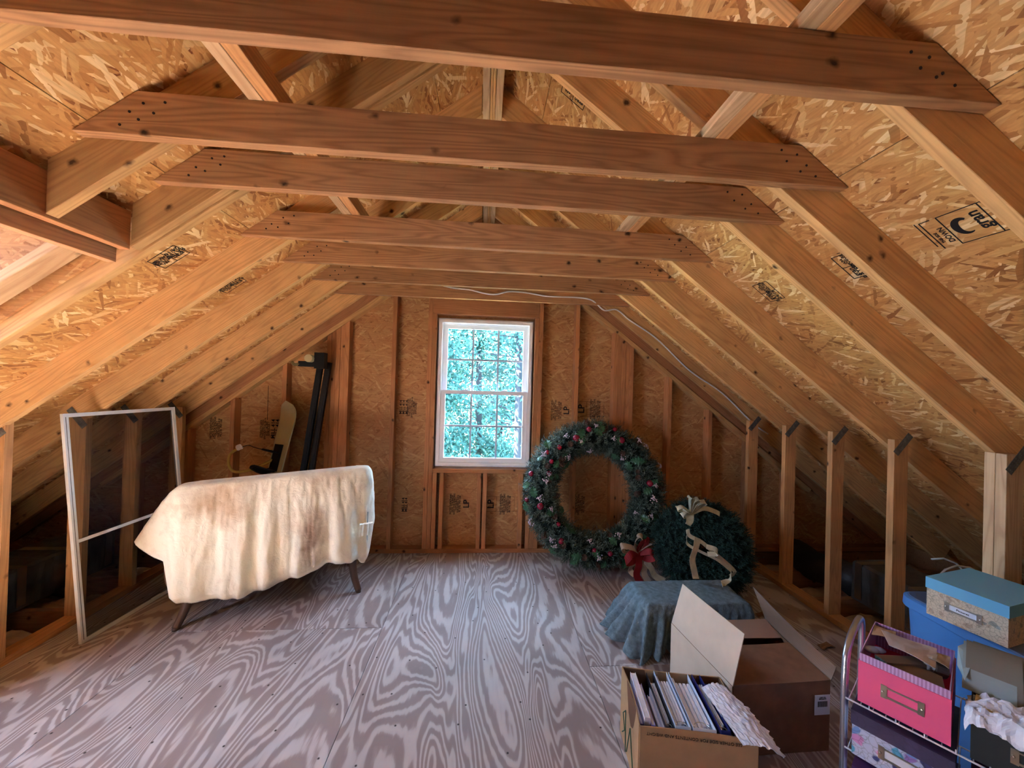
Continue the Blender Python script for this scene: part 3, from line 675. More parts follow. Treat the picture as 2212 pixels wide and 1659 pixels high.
mb = MB(); x1m = wS-.022; za, zb = .585, .60
mb.box(.026, x1m, -.006, .006, .565, .583); mb.build('middle_rail', M['alu'], scr, mw=fr)
mb = MB(); mb.tube([(.40, -.012, .018), (.40, -.02, .03), (.46, -.02, .03), (.46, -.012, .018)], .003, 6); mb.build('pull_tab', M['alu'], scr, mw=fr)
mesh_m = bpy.data.materials.new('screen_mesh'); mesh_m.use_nodes = True
N = mesh_m.node_tree.nodes; L = mesh_m.node_tree.links; N.remove(N['Principled BSDF'])
tr = N.new('ShaderNodeBsdfTransparent'); df = N.new('ShaderNodeBsdfDiffuse'); df.inputs[0].default_value = S(34, 34, 38)
mxs = N.new('ShaderNodeMixShader'); mxs.inputs[0].default_value = .36; L.new(tr.outputs[0], mxs.inputs[1]); L.new(df.outputs[0], mxs.inputs[2]); L.new(mxs.outputs[0], N['Material Output'].inputs[0])
mb = MB(); mb.box(.024, wS-.02, -.0004, .0004, .018, hS-.02); mb.build('mesh_panel', mesh_m, scr, mw=fr)

# ------------------------------------------------------------------ things behind the settee
bd = tag(empty('snowboard', (-1.74, 3.2, .02)), 'yellowed snowboard leaning upright against a gable stud, binding on it', 'snowboard')
Bb, Bt = V((-1.80, 3.12, .06)), V((-1.665, 3.40, 1.345)); axb = (Bt-Bb).normalized(); Lb = (Bt-Bb).length
yb_ = V((.80, -.62, .0)); yb_ = (yb_-axb*yb_.dot(axb)).normalized(); zb_ = axb.cross(yb_)
frb = frame(Bb, axb, yb_, zb_)
mb = MB(); n = 40; 
for i in range(n+1):
    t = i/n; x = t*Lb; e = min(t, 1-t)*Lb
    hw = .125*math.sqrt(max(0, 1-max(0, 1-e/.11)**2))+.0005; hw *= 1-.12*math.exp(-((t-.5)/.25)**2)
    lift = .05*max(0, 1-e/.16)**2
    for q in (-1, -.5, .5, 1):
        mb.v.append((x, q*hw, -lift)); 
    for q in (1, .5, -.5, -1): mb.v.append((x, q*hw, -lift-.010))
for i in range(n):
    for k in range(8): mb.f.append((i*8+k, i*8+(k+1) % 8, (i+1)*8+(k+1) % 8, (i+1)*8+k))
mb.build('deck', plain('yellowed_white_plastic', S(186, 176, 140), .4, var=.12, bscale=14, spec=.5), bd, smooth=False, mw=frb)
blk = plain('black_plastic', S(26, 25, 26), .5)
for xb in (.42, .84):
    bn = empty('binding', (0, 0, 0)); bn.parent = bd; bn.matrix_world = frb @ Matrix.Translation((xb, 0, 0))
    mw_ = bn.matrix_world.copy()
    mb = MB(); mb.box(-.11, .11, -.05, .05, -.032, -.011); mb.build('base_plate', blk, bn, mw=mw_)
    mb = MB(); mb.tube(smoothpath([(-.11, -.045, -.03), (-.12, -.05, -.10), (-.10, -.02, -.18), (-.08, .02, -.18), (-.10, .05, -.10), (-.11, .045, -.03)]), .010, 6); mb.tube(smoothpath([(-.1, 0, -.03), (-.12, 0, -.10), (-.09, 0, -.18)]), .022, 8); mb.build('highback', blk, bn, mw=mw_)
    mb = MB(); mb.tube(smoothpath([(.04, -.05, -.03), (.05, -.045, -.10), (.055, 0, -.14), (.05, .045, -.10), (.04, .05, -.03)]), .008, 6); mb.build('strap', blk, bn, mw=mw_)
mb = MB(); mb.tube(smoothpath([(-1.76, 3.30, .86), (-1.86, 3.22, .80), (-1.98, 3.18, .78), (-2.035, 3.18, .83), (-2.03, 3.18, .92), (-1.98, 3.2, .965)]), .011, 8)
hoop = tag(empty('yellow_hoop', (-1.9, 3.2, .78)), 'bent yellow hose hooked beside the snowboard', 'hose')
mb.build('hose', plain('yellow_hose', S(186, 160, 84), .5), hoop, smooth=True)
mb = MB(); mb.blob((-1.975, 3.2, .975), .024, 8, 6, jit=.25); mb.build('white_rag', M['paper'], hoop)
mb = MB(); mb.tube(smoothpath([(-1.975, 3.2, .965), (-1.92, 3.22, .99), (-1.86, 3.24, .965), (-1.78, 3.30, .93)]), .003, 6); mb.build('thin_cord', blk, hoop)

rails = []
for k, (xb, yb2, zt, dx) in enumerate([(-1.575, 3.30, 1.74, .165), (-1.525, 3.33, 1.70, .165)]):
    a, b = V((xb, yb2-.06, .012)), V((xb+dx, yb2+.05, zt)); axx = (b-a).normalized(); yy = V((0, 1, 0)); yy = (yy-axx*yy.dot(axx)).normalized(); zz = axx.cross(yy)
    mb = MB(); Ln = (b-a).length; mb.box(0, Ln, -.018, .018, -.022, .022); mb.box(.02, Ln-.02, -.022, -.018, -.010, .010); mb.box(.02, Ln-.02, -.010, .010, .022, .026)
    o = mb.build('black_rail', M['black'], mw=frame(a, axx, yy, zz))
    rails.append(tag(o, ('long black metal rail leaning left of the built-up post, the outer one' if k == 0 else 'long black metal rail leaning by the built-up post, the inner one'), 'rail'))
ck = tag(empty('rail_clamp', (-1.44, 3.30, 1.66)), 'black clamp head with cream round knob at the top of the rails', 'clamp')
mb = MB(); mb.box(-1.425, -1.345, 3.24, 3.31, 1.64, 1.775); mb.box(-1.56, -1.42, 3.255, 3.30, 1.655, 1.70); mb.build('clamp_body', M['black'], ck)
cream = plain('cream_plastic', S(196, 180, 138), .5)
mb = MB(); mb.tube([(-1.455, 3.20, 1.722), (-1.455, 3.26, 1.722)], .032, 20); mb.build('knob', cream, ck)
mb = MB(); mb.tube(smoothpath([(-1.54, 3.27, 1.675), (-1.59, 3.26, 1.67), (-1.615, 3.26, 1.69)]), .013, 8); mb.build('lever', plain('brass_lever', S(120, 104, 60), .5), ck)

# ------------------------------------------------------------------ settee with its cloth
A0, B0 = V((-1.84, 2.46, 0)), V((-.88, 2.86, 0)); ux = (B0-A0).normalized(); uy = V((-ux.y, ux.x, 0))
LS = (B0-A0).length
st = tag(empty('settee', A0), 'upholstered settee on bowed wooden legs standing under a stained cloth', 'settee')
frs = frame(A0, ux, uy, (0, 0, 1)); st.matrix_world = frs
def sleg(x, y, dx, dy, h=.30):
    mb = MB(); pts = smoothpath([(x, y, h), (x+dx*.15, y+dy*.15, h*.66), (x+dx*.45, y+dy*.45, h*.33), (x+dx, y+dy, .012)], 6)
    n = len(pts); mb.tube([(p.x, p.y, max(.002, p.z)) for p in pts], [.032-.011*i/(n-1) for i in range(n)], 10)
    mb.tube([(x+dx, y+dy, 0), (x+dx, y+dy, .014)], .018, 10)
    return mb.build('leg', M['legwood'], st, smooth=True, mw=frs)
sleg(.06, .0, -.06, -.05); sleg(LS-.06, .0, .05, -.05); sleg(.06, .40, -.03, .04); sleg(LS-.06, .40, .03, .04)
mb = MB(); mb.box(.02, LS-.02, -.02, .42, .26, .30); mb.build('seat_rail', M['legwood'], st, mw=frs)
mb = MB(); mb.box(.03, LS-.03, -.01, .41, .30, .43); mb.build('seat', M['upholst'], st, mw=frs)
mb = MB(); mb.box(.03, LS-.03, -.03, .06, .43, .84); mb.build('back', M['upholst'], st, mw=frs)
for x in (-.045, LS-.05): mb = MB(); mb.box(x, x+.09, -.05, .38, .26, .58); mb.build('arm', M['upholst'], st, mw=frs)
# wood trim curving under the left side, the blue panel over it
mb = MB(); mb.tube(smoothpath([(-.055, .0, .50), (-.06, -.01, .34), (-.03, -.03, .26), (.06, -.035, .235), (.2, -.035, .23)]), .014, 8); mb.build('side_trim', M['legwood'], st, smooth=True, mw=frs)

cm, N, L, P = newmat('stained_cream_cloth')
tc = N.new('ShaderNodeTexCoord')
n1 = node(N, 'ShaderNodeTexNoise'); n1.inputs['Scale'].default_value = 3.2; n1.inputs['Detail'].default_value = 8; n1.inputs['Roughness'].default_value = .65; L.new(tc.outputs['Object'], n1.inputs['Vector'])
r1 = ramp(N, [(.52, (0, 0, 0, 1)), (.80, (.8, .8, .8, 1))]); L.new(n1.outputs[0], r1.inputs[0])
mx = node(N, 'ShaderNodeMix', data_type='RGBA'); mx.inputs[6].default_value = S(246, 238, 214); mx.inputs[7].default_value = S(186, 150, 104); L.new(r1.outputs[0], mx.inputs[0])
last = mx.outputs[2]
# two rust stains with a shape of their own
for (cx_, cz_, sx_, sz_, colr, amt) in ((.72, .47, .10, .22, S(126, 78, 46), .75), (.20, .74, .22, .13, S(168, 116, 56), .6), (.50, .20, .08, .05, S(120, 80, 54), .5)):
    mp = N.new('ShaderNodeMapping'); mp.vector_type = 'POINT'; mp.inputs['Location'].default_value = (-cx_/sx_, 0, -cz_/sz_); mp.inputs['Scale'].default_value = (1/sx_, 0, 1/sz_)
    L.new(tc.outputs['Object'], mp.inputs[0])
    ln = node(N, 'ShaderNodeVectorMath', operation='LENGTH'); L.new(mp.outputs[0], ln.inputs[0])
    nn = node(N, 'ShaderNodeTexNoise'); nn.inputs['Scale'].default_value = 9; nn.inputs['Detail'].default_value = 6; L.new(tc.outputs['Object'], nn.inputs['Vector'])
    ad = node(N, 'ShaderNodeMath', operation='MULTIPLY_ADD'); ad.inputs[1].default_value = 2.2; L.new(nn.outputs[0], ad.inputs[0]); L.new(ln.outputs['Value'], ad.inputs[2])
    rr = ramp(N, [(.0, (amt,)*3+(1,)), (1, (0, 0, 0, 1))]); mr = node(N, 'ShaderNodeMapRange'); mr.inputs[1].default_value = 1.2; mr.inputs[2].default_value = 2.3; L.new(ad.outputs[0], mr.inputs[0]); L.new(mr.outputs[0], rr.inputs[0])
    m2 = node(N, 'ShaderNodeMix', data_type='RGBA'); L.new(rr.outputs[0], m2.inputs[0]); L.new(last, m2.inputs[6]); m2.inputs[7].default_value = colr; last = m2.outputs[2]
L.new(last, P.inputs['Base Color']); P.inputs['Roughness'].default_value = .75; P.inputs['Sheen Weight'].default_value = .15
n4 = node(N, 'ShaderNodeTexNoise'); n4.inputs['Scale'].default_value = 28; n4.inputs['Detail'].default_value = 4; n4.inputs['Distortion'].default_value = 1.2; L.new(tc.outputs['Object'], n4.inputs['Vector'])
b = N.new('ShaderNodeBump'); b.inputs['Strength'].default_value = .5; b.inputs['Distance'].default_value = .008; L.new(n4.outputs[0], b.inputs['Height']); L.new(b.outputs[0], P.inputs['Normal'])

def lerp(a, b, t): return a+(b-a)*t
def interp(tab, x):
    if x <= tab[0][0]: return tab[0][1]
    for (a, va), (b, vb) in zip(tab[:-1], tab[1:]):
        if x <= b:
            t = (x-a)/(b-a); t = t*t*(3-2*t); return va+(vb-va)*t
    return tab[-1][1]
def drape(name, mat, mw, parent, loop_top, loop_bot, top_z_in, rows=44, folds=None, round_r=.04, thick=.002, crown=None):
    """cloth over a shape. loop_top(s)->V, loop_bot(s)->V for s in 0..1 ; the top is closed by shrinking the top loop."""
    n = 260; mb = MB()
    ctr = V((0, 0, 0))
    tops = [loop_top(i/n) for i in range(n)]; bots = [loop_bot(i/n) for i in range(n)]
    for t in tops: ctr += t
    ctr /= n
    rings = []
    for k in (1.0, .8, .55, .3, .1): # inner rings of the top
        ring = []
        for i, t in enumerate(tops):
            p = ctr.lerp(t, (1-k)) if False else None
        rings.append(k)
    rows_all = []
    for k in range(5):   # top cap from centre line outwards
        q = (k+.3)/5.3
        ring = []
        for t in tops:
            c = top_z_in(t)
            p = c.lerp(t, q); ring.append(p)
        rows_all.append(ring)
    for r in range(rows+1):
        v = r/rows; ring = []
        for i in range(n):
            s = i/n; t, b_ = tops[i], bots[i]
            p = t.lerp(b_, v)
            # rounded shoulder
            out = V((b_.x-t.x, b_.y-t.y, 0)); c = top_z_in(t); nrm = V((t.x-c.x, t.y-c.y, 0))
            if nrm.length > 1e-6: nrm.normalize()
            sh = round_r*(1-math.exp(-v*18)); p += nrm*sh
            if folds: p += nrm*folds(s, v)
            ring.append(p)
        rows_all.append(ring)
    for ring in rows_all: mb.v += ring
    R_ = len(rows_all)
    for r in range(R_-1):
        for i in range(n): mb.f.append((r*n+i, r*n+(i+1) % n, (r+1)*n+(i+1) % n, (r+1)*n+i))
    mb.f.append(tuple(range(n)))
    me = bpy.data.meshes.new(name); me.from_pydata([tuple(v) for v in mb.v], [], mb.f)
    bm = bmesh.new(); bm.from_mesh(me); bmesh.ops.recalc_face_normals(bm, faces=bm.faces); bm.to_mesh(me); bm.free()
    me.materials.append(mat)
    for p in me.polygons: p.use_smooth = True
    o = bpy.data.objects.new(name, me); col.objects.link(o)
    if parent: o.parent = parent
    o.matrix_world = mw
    so = o.modifiers.new('thickness', 'SOLIDIFY'); so.thickness = thick; so.offset = 0
    return o
# plan of the cover in the settee's frame: x along the back, y away from the camera
def stadium(s, x0, x1, yc, hw):
    Lx = x1-x0; per = 2*Lx+2*math.pi*hw; d = s*per
    if d < Lx: return V((x0+d, yc-hw, 0)), 'front', d/Lx
    d -= Lx
    if d < math.pi*hw: a = -math.pi/2+d/hw; return V((x1+math.cos(a)*hw, yc+math.sin(a)*hw, 0)), 'rend', d/(math.pi*hw)
    d -= math.pi*hw
    if d < Lx: return V((x1-d, yc+hw, 0)), 'back', d/Lx
    d -= Lx; a = math.pi/2+d/hw
    return V((x0+math.cos(a)*hw, yc+math.sin(a)*hw, 0)), 'lend', d/(math.pi*hw)
def top_c(s):
    p, side, t = stadium(s, .035, LS-.005, .015, .045)
    p.z = .868+.035*(p.x/LS); return p
hem_front = [(0, .19), (.12, .165), (.33, .16), (.45, .19), (.6, .225), (.8, .27), (.93, .25), (1, .20)]
def bot_c(s):
    p, side, t = stadium(s, .035, LS-.005, .015, .045)
    x = p.x
    if side == 'front':
        p = V((x*1.0+.0, -.10-.02*math.sin(3*t), interp(hem_front, t)))
        if t < .12: p.x = x-.03+.25*(t)*0; 
        p.x = lerp(.01, LS+.03, t)
        if t > .9: p.y += (t-.9)*.6
    elif side == 'rend': p = V((LS+.03+.035*math.sin(math.pi*t), lerp(-.04, .30, t), interp([(0, .20), (.25, .42), (1, .5)], t)))
    elif side == 'back': p = V((lerp(LS+.0, -.05, t), .30, .5))
    else: p = V((lerp(-.05, .01, t)-.21*math.sin(math.pi*min(1, t*1.02))**.8, lerp(.30, -.10, t**1.5), interp([(0, .5), (.5, .49), (.90, .43), (.945, .41), (1, .19)], t)))
    return p
def cfold(s, v):
    p, side, t = stadium(s, .035, LS-.005, .015, .045)
    g = v*(1.15-v*.35)
    x = s*28
    f = .026*math.sin(x*2.6+2.2*noise.noise(V((x*.35, v*.6, 0))))+.012*math.sin(x*5.1+1+2*noise.noise(V((x*.6, v, 4))))+.016*noise.noise(V((x*1.1, v*1.6, 9)))
    f *= g*1.0
    f += .004*noise.noise(V((x*8, v*5, 1)))*(1 if v > .04 else v*25)+.006*noise.noise(V((x*3.5, v*9, 5)))*min(1, v*8)
    if side == 'front': f += .035*math.sin(math.pi*min(1, v*1.0))*.5*v
    if v > .93: f -= (v-.93)*.45     # elastic hem pulls in
    return f
cov = drape('dust_cover', cm, frs, None, top_c, bot_c, lambda t: V((min(max(t.x, .08), LS-.05), .015, t.z+.012)), folds=cfold, round_r=.028)
tag(cov, 'stained cream cloth draped over the settee, hem gathered with elastic', 'cloth')
# turned-up cuff at the far end of the cloth
mb = MB()
for (a, b) in (((LS-.03, -.135, .44), (LS+.065, -.055, .415)),): 
    a, b = V(a), V(b); n = 10
    for i in range(n+1):
        p = a.lerp(b, i/n); q = V((p.x+.004*math.sin(i*1.3), p.y-.012+.003*math.sin(i*2), p.z)); mb.v += [q, q+V((.004, -.004, .085)), q+V((.006, .012, .09)), q+V((.002, .014, .005))]
    for i in range(n):
        for k in range(4): mb.f.append((i*4+k, i*4+(k+1) % 4, (i+1)*4+(k+1) % 4, (i+1)*4+k))
    mb.f += [(0, 1, 2, 3), tuple(n*4+k for k in range(4))]
mb.build('turned_cuff', cm, cov, mw=frs)

# ------------------------------------------------------------------ evergreen wreaths
def leafmat(name, c1, c2, c3, rough=.7):
    m, N, L, P = newmat(name); tc = N.new('ShaderNodeTexCoord')
    n = node(N, 'ShaderNodeTexNoise'); n.inputs['Scale'].default_value = 11; n.inputs['Detail'].default_value = 3; L.new(tc.outputs['Object'], n.inputs['Vector'])
    g = N.new('ShaderNodeNewGeometry'); ad = node(N, 'ShaderNodeMath', operation='MULTIPLY_ADD'); ad.inputs[1].default_value = .35
    L.new(g.outputs['Random Per Island'], ad.inputs[0]); L.new(n.outputs[0], ad.inputs[2])
    r = ramp(N, [(.40, c1), (.64, c2), (.86, c3)]); L.new(ad.outputs[0], r.inputs[0]); L.new(r.outputs[0], P.inputs['Base Color']); P.inputs['Roughness'].default_value = rough
    return m
green = leafmat('frosted_evergreen', S(34, 48, 36), S(62, 80, 62), S(132, 146, 132))
dgreen = leafmat('dark_evergreen', S(22, 44, 36), S(34, 62, 52), S(54, 88, 76))
def sprig(mb, p, d, ln, wn, nn, thick=.0016):
    d = d.normalized(); a = d.orthogonal().normalized(); b = d.cross(a)
    s0 = d.cross(a)*thick
    mb.quad(p-a*thick, p+a*thick, p+d*ln+a*thick*.4, p+d*ln-a*thick*.4)
    for i in range(nn):
        t = .12+.88*i/nn; an = i*2.4+rnd.random()
        o = (a*math.cos(an)+b*math.sin(an)); q = p+d*ln*t; tip = q+(o*.85+d*.75).normalized()*wn*(1.05-.4*t)
        sd = o.cross(d)*.0022
        mb.quad(q-sd, q+sd, tip+sd*.35, tip-sd*.35)
def torus_pt(c, ax_, ay_, an_, R0, r0, a, b):
    rad = ax_*math.cos(a)+ay_*math.sin(a)
    return c+rad*(R0+r0*math.cos(b))+an_*(r0*math.sin(b)), rad*math.cos(b)+an_*math.sin(b)
def wreath(name, label, c, ax_, ay_, R0, r0, mat, count, nn, ln, seed, sx=1.0):
    rnd.seed(seed)
    c = V(c); ax_ = V(ax_).normalized(); ay_ = V(ay_).normalized(); an_ = ax_.cross(ay_)
    g = tag(empty(name, c), label, 'wreath')
    mb = MB(); 
    nU, nW = 60, 14
    for i in range(nU):
        for k in range(nW):
            p, nrm = torus_pt(V((0, 0, 0)), ax_, ay_, an_, R0, r0*(.72+.16*rnd.random()), 2*math.pi*i/nU, 2*math.pi*k/nW); mb.v.append(c+p)
    for i in range(nU):
        for k in range(nW): mb.f.append((i*nW+k, ((i+1) % nU)*nW+k, ((i+1) % nU)*nW+(k+1) % nW, i*nW+(k+1) % nW))
    mb.build('core', plain(name+'_core', S(20, 30, 26), .95), g)
    mb = MB()
    for _ in range(count):
        a = rnd.uniform(0, 2*math.pi); b = rnd.uniform(0, 2*math.pi)
        p, nrm = torus_pt(c, ax_, ay_, an_, R0, r0*.70, a, b)
        d = nrm+V([rnd.uniform(-.7, .7) for _ in range(3)])
        if (p+d.normalized()*ln).z < .004: continue
        q = rnd.uniform(.6, 1.25)*(1.5 if rnd.random() < .04 else 1); sprig(mb, p, d, ln*q, ln*.42, nn)
    f = mb.build('foliage', mat, g); f['kind'] = 'stuff'
    return g, c, ax_, ay_, an_
def add_copy(name, me, parent, loc, zdir, spin=0, scale=1):
    o = bpy.data.objects.new(name, me); col.objects.link(o); o.parent = parent
    z = V(zdir).normalized(); x = z.orthogonal().normalized(); y = z.cross(x)
    o.matrix_world = frame(loc, x, y, z) @ Matrix.Rotation(spin, 4, 'Z') @ Matrix.Scale(scale, 4)
    return o
def proto(mb, name, mat, smooth=True):
    o = mb.build(name, mat, smooth=smooth); me = o.data; bpy.data.objects.remove(o); return me
tilt = math.atan2(.30, 1.2)
W1 = wreath('christmas_wreath', 'huge frosted evergreen wreath with red apples leaning against the gable studs', (.985, 3.175, .640), (1, .02, 0), (0, .24, 1), .475, .125, green, 5200, 11, .075, 3)
g, c, wxv, wyv, wnv = W1; wnf = -wnv if wnv.y > 0 else wnv
mb = MB(); mb.blob((0, 0, 0), .026, 14, 10, (1, 1, .9)); mb.tube([(0, 0, .018), (0, 0, .034)], .0025, 5); apple = proto(mb, 'apple', plain('red_apple', S(150, 28, 52), .25, spec=.6))
mb = MB()
for k in range(16): a, b_ = rnd.uniform(0, 6.28), rnd.uniform(.1, 1.2); mb.blob((math.sin(b_)*math.cos(a)*.034, math.sin(b_)*math.sin(a)*.034, math.cos(b_)*.034), .0058, 6, 5)
berries = proto(mb, 'berries', plain('frosted_berries', S(214, 190, 196), .4))
mb = MB()
for r in range(6):
    for k in range(9):
        a = k*.698+r*.35; R_ = .024*math.sin(math.pi*(r+1.2)/7.5); z = -.028+r*.011
        mb.quad((math.cos(a-.25)*R_*.4, math.sin(a-.25)*R_*.4, z), (math.cos(a+.25)*R_*.4, math.sin(a+.25)*R_*.4, z), (math.cos(a+.22)*R_, math.sin(a+.22)*R_, z+.009), (math.cos(a-.22)*R_, math.sin(a-.22)*R_, z+.009))
mb.blob((0, 0, 0), .014, 8, 6, (1, 1, 1.9)); cone = proto(mb, 'pinecone', plain('pinecone_brown', S(104, 76, 62), .8, var=.4, bscale=120), False)
mb = MB(); n = 12; pts = []
for i in range(n+1):
    t = i/n; wd = .028*math.sin(math.pi*t)**.8*(1+.35*math.cos(t*math.pi*8)); pts.append((t*.085, wd, .012*math.sin(math.pi*t)))
for (x, w_, z), (x2, w2_, z2) in zip(pts[:-1], pts[1:]): mb.quad((x, 0, z), (x2, 0, z2), (x2, w2_, z2+.006), (x, w_, z+.006)); mb.quad((x, 0, z), (x2, 0, z2), (x2, -w2_, z2+.006), (x, -w_, z+.006))
leafm = proto(mb, 'holly_leaf', plain('holly_green', S(52, 98, 62), .35, spec=.6), False)
def on_w(a, b_, out=0):
    p, nrm = torus_pt(c, wxv, wyv, wnv, .475, .125+out, math.radians(a), 0)
    ph = math.radians(b_); rad = wxv*math.cos(math.radians(a))+wyv*math.sin(math.radians(a)); nrm = (rad*math.sin(ph)+wnf*math.cos(ph)).normalized()
    return c+rad*.475+nrm*(.125+out), nrm
for a, b_, s_ in ((112, 5, 1.25), (97, 25, 1.0), (64, 5, 1.2), (143, 30, .8), (148, 0, .8), (160, -10, .9), (165, 55, .9), (186, 70, .8), (192, 15, 1.1), (215, -20, .7), (228, 10, 1.0), (262, -10, .8), (278, 0, .8), (10, -10, 1.1), (72, 40, .8), (132, 10, .9), (247, 40, .7)):
    p, nv = on_w(a, b_, .012); add_copy('apple', apple, g, p, nv+V((rnd.uniform(-.3, .3), 0, rnd.uniform(-.3, .3))), rnd.random()*6, s_)
for k in range(26):
    a = (k*37+rnd.uniform(-8, 8)) % 360; p, nv = on_w(a, rnd.uniform(-50, 60), .016); add_copy('berry_cluster', berries, g, p, nv, rnd.random()*6, rnd.uniform(.8, 1.1))
for k in range(26):
    a = (k*29+rnd.uniform(-8, 8)) % 360; p, nv = on_w(a, rnd.uniform(-60, 60), .008); add_copy('pinecone', cone, g, p, nv+V([rnd.uniform(-.5, .5) for _ in range(3)]), rnd.random()*6, rnd.uniform(.9, 1.3))
for k in range(46):
    a = (k*47+rnd.uniform(-8, 8)) % 360; p, nv = on_w(a, rnd.uniform(-60, 70), .016); add_copy('holly_leaf', leafm, g, p, nv, rnd.random()*6.28, rnd.uniform(.7, 1.25))
# ribbons
def ribbon(name, pts, wdir, wd, mat, parent, twist=0, n=8):
    P_ = smoothpath(pts, n); mb = MB(); m_ = len(P_)
    for i, p in enumerate(P_):
        w0 = V(wdir[0]).lerp(V(wdir[1]), i/(m_-1)) if isinstance(wdir[0], (list, tuple)) else V(wdir)
        d = (P_[min(i+1, m_-1)]-P_[max(i-1, 0)]).normalized(); w0 = (w0-d*w0.dot(d)*.9).normalized()
        nn_ = d.cross(w0)*.0006
        mb.v += [p-w0*wd/2+nn_, p+w0*wd/2+nn_, p+w0*wd/2-nn_, p-w0*wd/2-nn_]
    for i in range(m_-1):
        for k in range(4): mb.f.append((i*4+k, i*4+(k+1) % 4, (i+1)*4+(k+1) % 4, (i+1)*4+k))
    mb.f += [(0, 1, 2, 3), tuple((m_-1)*4+k for k in range(4))]
    return mb.build(name, mat, parent, smooth=False)
red = plain('red_velvet_ribbon', S(150, 30, 34), .6, var=.3, bscale=50); creamr = plain('cream_satin_ribbon', S(206, 188, 168), .4)
gold = plain('pale_gold_ribbon', S(204, 196, 168), .35, .2, var=.15, bscale=120)
bow = empty('bow', (1.27, 2.93, .25)); bow.parent = g; bow.matrix_world = Matrix.Translation((1.27, 2.93, .25))
bc = V((1.28, 2.93, .235))
def bp(*a): return [tuple(bc+V(q)) for q in a]
ribbon('bow_loop', bp((0, 0, 0), (-.07, -.05, .05), (-.155, -.06, .07), (-.14, -.02, .02), (-.05, 0, -.01)), (.1, 1, .4), .06, creamr, bow)
ribbon('bow_loop', bp((0, 0, 0), (-.05, -.05, .08), (-.03, -.07, .14), (.02, -.03, .12), (.01, 0, .02)), (.6, 1, .1), .06, creamr, bow)
ribbon('bow_loop', bp((0, 0, 0), (.06, -.05, .07), (.13, -.06, .09), (.13, -.02, .03), (.04, 0, 0)), (.1, 1, -.3), .06, creamr, bow)
ribbon('bow_loop', bp((0, 0, .0), (.0, -.07, .10), (.03, -.09, .13), (.04, -.04, .05), (0, 0, 0)), (1, .3, 0), .05, red, bow)
ribbon('bow_loop', bp((0, -.02, .0), (-.09, -.08, .01), (-.13, -.08, -.05), (-.06, -.05, -.05), (0, -.02, 0)), (0, .6, 1), .055, red, bow)
ribbon('bow_loop', bp((0, -.02, .0), (.07, -.08, .03), (.10, -.07, -.02), (.05, -.04, -.04), (0, -.02, 0)), (0, .6, 1), .05, red, bow)
ribbon('ribbon_tail', bp((-.01, -.03, 0), (-.02, -.07, -.08), (-.04, -.08, -.15), (.0, -.10, -.225)), (1, .2, 0), .06, red, bow)
ribbon('ribbon_tail', bp((.01, -.02, 0), (.04, -.05, -.08), (.03, -.06, -.15), (.07, -.08, -.225)), (1, .3, .1), .055, creamr, bow)
ribbon('ribbon_tail', bp((.01, -.02, -.02), (.08, -.06, -.10), (.12, -.06, -.17), (.19, -.08, -.20)), (1, .3, .4), .05, gold, bow)
ribbon('ribbon_tail', bp((.0, -.02, -.02), (-.07, -.06, -.08), (-.08, -.05, -.13), (-.05, -.06, -.16)), (1, .3, .4), .045, creamr, bow)

W2 = wreath('small_wreath', 'round dark evergreen wreath with gold ribbon leaning beside the huge one', (1.70, 2.74, .345), (.97, -.20, .05), (-.02, .25, 1), .20, .165, dgreen, 3600, 12, .062, 5)
g2, c2 = W2[0], W2[1]
bow2 = empty('bow', (1.52, 2.62, .66)); bow2.parent = g2; bow2.matrix_world = Matrix.Translation((1.52, 2.62, .66)); b2 = V((1.53, 2.62, .655))
def bq(*a): return [tuple(b2+V(q)) for q in a]
for (dx, dz) in ((-.11, .03), (-.07, -.02), (-.01, .11), (.10, .08), (.05, .10)):
    ribbon('bow_loop', bq((0, 0, 0), (dx*.5-.02, -.03, dz*.6+.03), (dx, -.02, dz), (dx*.55+.02, .02, dz*.5-.01), (0, 0, 0)), (.2, 1, .2), .05, gold, bow2)
ribbon('ribbon_tail', bq((0, 0, 0), (-.03, -.05, -.04), (-.05, -.06, -.07)), (1, .2, .3), .05, gold, bow2)
ribbon('ribbon_tail', bq((.02, 0, 0), (.10, .0, .03), (.20, .02, .0), (.24, .02, -.02)), (.1, .5, 1), .035, gold, bow2)
# loose gold ribbon between the small wreath and the towel
lr = tag(empty('gold_ribbon', (1.42, 2.42, .3)), 'long pale gold ribbon looping down in front of the small wreath onto the towel', 'ribbon')
ribbon('ribbon_strand', [(1.41, 2.44, .60), (1.42, 2.43, .56), (1.50, 2.42, .52), (1.60, 2.42, .44), (1.70, 2.42, .36), (1.74, 2.42, .315), (1.69, 2.40, .30)], (.4, .2, 1), .026, gold, lr)
ribbon('ribbon_strand', [(1.41, 2.44, .60), (1.40, 2.43, .55), (1.41, 2.43, .50), (1.50, 2.41, .455), (1.60, 2.40, .41), (1.70, 2.40, .335)], (.3, .3, 1), .018, gold, lr)
ribbon('ribbon_strand', [(1.47, 2.42, .55), (1.45, 2.40, .50), (1.42, 2.39, .42), (1.43, 2.38, .34), (1.43, 2.36, .305)], (1, .3, .1), .05, gold, lr)
ribbon('ribbon_strand', [(1.70, 2.40, .33), (1.66, 2.36, .30), (1.60, 2.33, .293), (1.57, 2.30, .296)], (.6, .8, .1), .04, gold, lr)
ribbon('ribbon_strand', [(1.52, 2.40, .50), (1.57, 2.38, .49), (1.58, 2.38, .46), (1.53, 2.40, .45)], (.2, .3, 1), .03, gold, lr)

